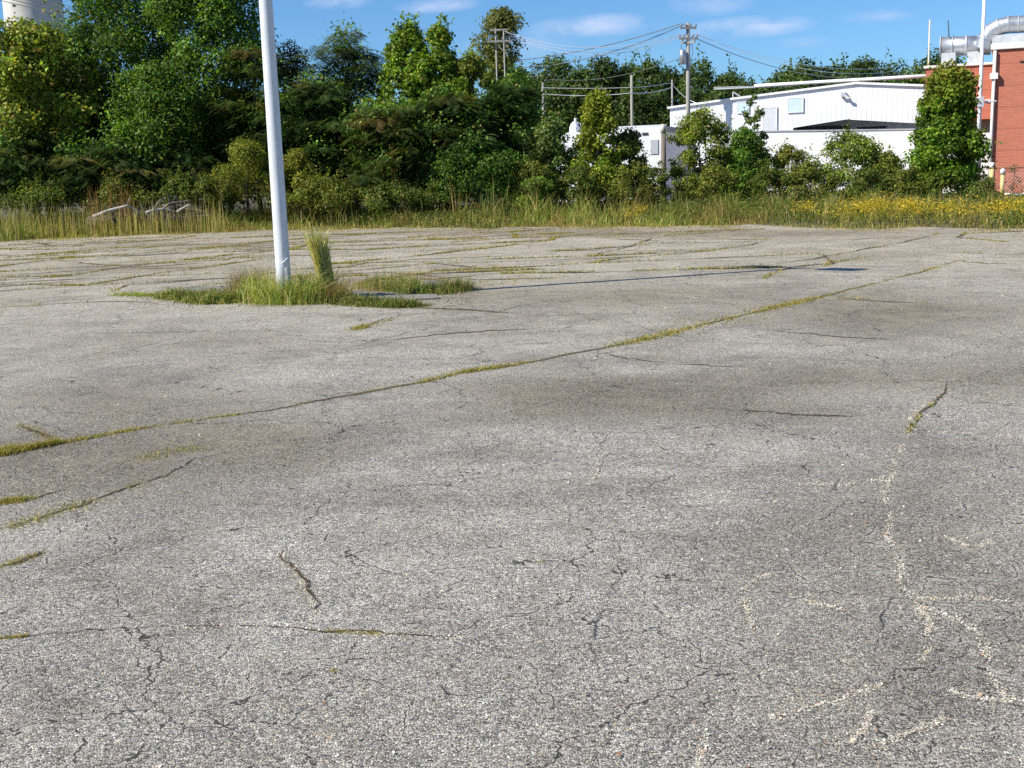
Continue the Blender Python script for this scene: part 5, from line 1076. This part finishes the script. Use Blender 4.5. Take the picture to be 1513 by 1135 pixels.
MB().tube([(pp.x, 46, pp.z-.32), (pp.x, 46, pp.z-.04), (pp.x+.02, 46, pp.z)], [.112, .11, .06], 10).build('cap', M['concrete'], po, smooth=True)

# wires
GW = 'overhead wires'
def wire(label, a, b, sag, mat='wire', r=.02):
    a = Vector(a); b = Vector(b); pts = [a.lerp(b, i/20)-Vector((0, 0, sag*4*(i/20)*(1-i/20))) for i in range(21)]
    return tag(MB().tube(pts, r, 5).build('overhead_wire', M[mat]), label, 'wire', GW)
for i in range(3):
    wire(['pale wire from the tallest pole to the two-legged frame, upper of three', 'pale wire from the tallest pole to the two-legged frame, middle of three', 'pale wire from the tallest pole to the two-legged frame, lower of three'][i], w2[i], pt(742+i*5, 45+i*4, YH), 1.0+.15*i, 'wirepale', .017)
wire('dark wire falling left from the upper crossarm, upper of the dark pair', w1[0], pt(700, 92, 96), .6, r=.03)
wire('dark wire falling left from the upper crossarm, lower of the dark pair', w1[1], pt(700, 96, 96), 1.1, r=.03)
wire('pale wire running right from the tallest pole, first of three', w2[3], pt(1330, 99, 100), .9, 'wirepale', .017)
wire('pale wire running right from the tallest pole, second of three', w2[4], pt(1330, 104, 100), 1.1, 'wirepale', .017)
wire('dark wire running right from the tallest pole, the lowest', w3[2], pt(1330, 108, 100), 1.2, 'wire', .026)
wire('thin service wire leaving the transformer to the left', (t1.x-.4, 74.8, t1.z-2.1), pt(780, 112, 96), .8, 'wire', .018)
wire('pale cable strung from the short pole to the bare pole, upper one', (t3.x, 79.9, t3.z-.35), (t4.x, 77.9, t4.z-.8), .05, 'wirepale', .016)
wire('pale cable strung from the short pole to the bare pole, lower one', (t3.x, 79.9, t3.z-.75), (t4.x, 77.9, t4.z-1.15), .15, 'wirepale', .02)
wire('pale cable strung from the bare pole to the thin corner pole, upper one', (t4.x, 77.9, t4.z-.8), (t5.x, 81.9, t5.z-.2), .05, 'wirepale', .016)
wire('pale cable strung from the bare pole to the thin corner pole, lower one', (t4.x, 77.9, t4.z-1.15), (t5.x, 81.9, t5.z-.5), .15, 'wirepale', .02)
wire('cable from the thin corner pole past the transformer pole', (t5.x, 81.9, t5.z-.3), pt(1055, 150, 80), .6, 'wirepale', .016)
for i in range(3): wire(['wire crossing the pale tower, the upper', 'wire crossing the pale tower, the middle', 'wire crossing the pale tower, the lower'][i], pt(-60, -25+i*5, 95), pt(330, 48+i*6, 95), .4, r=.03)

# ------------------------------------------------------------------ fence, bollards
YC = 50.5
fz = pt(1490, 248, YC).z
fe = empty('wire_fence', (pt(1500, 290, YC).x, YC, -.05), 'low chain link fence with a rusty top rail by the brick wall', 'fence')
fx0 = pt(1461, 248, YC).x; fx1 = pt(1640, 248, YC).x
MB().tube([(fx0, YC, fz), (fx1, YC, fz)], .03, 8).build('top_rail', M['rust'], fe, smooth=True)
MB().tube([(pt(1484, 290, YC).x, YC, .12), (fx1, YC, .12)], .045, 8).build('bottom_rail', M['whitepaint'], fe, smooth=True)
mb = MB(); sp_ = .075; x = fx0
hN = fz-.1
while x < fx1:
    for s in (-1, 1):
        xe = x+s*hN
        mb.tube([(x, YC+.01*s, .08), (min(max(xe, fx0), fx1), YC+.01*s, .08+abs(min(max(xe, fx0), fx1)-x))], .0035, 3, caps=False)
    x += sp_*2
mb.build('chain_link', M['galvdull'], fe)
for a in (1505+30, 1600): q_ = pt(a, 248, YC); MB().tube([(q_.x, YC, -.1), (q_.x, YC, fz)], .03, 8).build('fence_post', M['galvdull'], fe)
for i, (a, tp_, bt, r) in enumerate([(1482, 249, 290, .085), (1466, 240, 288, .10)]):
    q_ = pt(a, tp_, YC-.3+i*1.2); bo = empty('bollard', (q_.x, YC-.3+i*1.2, -.05), ['faded yellow bollard with a pinkish cap in front of the wire fence', 'yellow bollard at the foot of the brick corner downspout'][i], 'bollard', 'faded yellow bollards')
    yy = YC-.3+i*1.2; MB().tube([(q_.x, yy, -.1), (q_.x, yy, q_.z-.25)], r, 14).build('shaft', M['yellow'], bo, smooth=True)
    MB().tube([(q_.x, yy, q_.z-.25), (q_.x, yy, q_.z-.05), (q_.x, yy, q_.z)], [r+.02, r+.02, r*.6], 14).build('cap', M['coping'], bo, smooth=True)
sc.cycles.use_denoising = False; sc.cycles.use_adaptive_sampling = True; sc.cycles.adaptive_threshold = .015
sc.cycles.max_bounces = 5; sc.cycles.transparent_max_bounces = 8
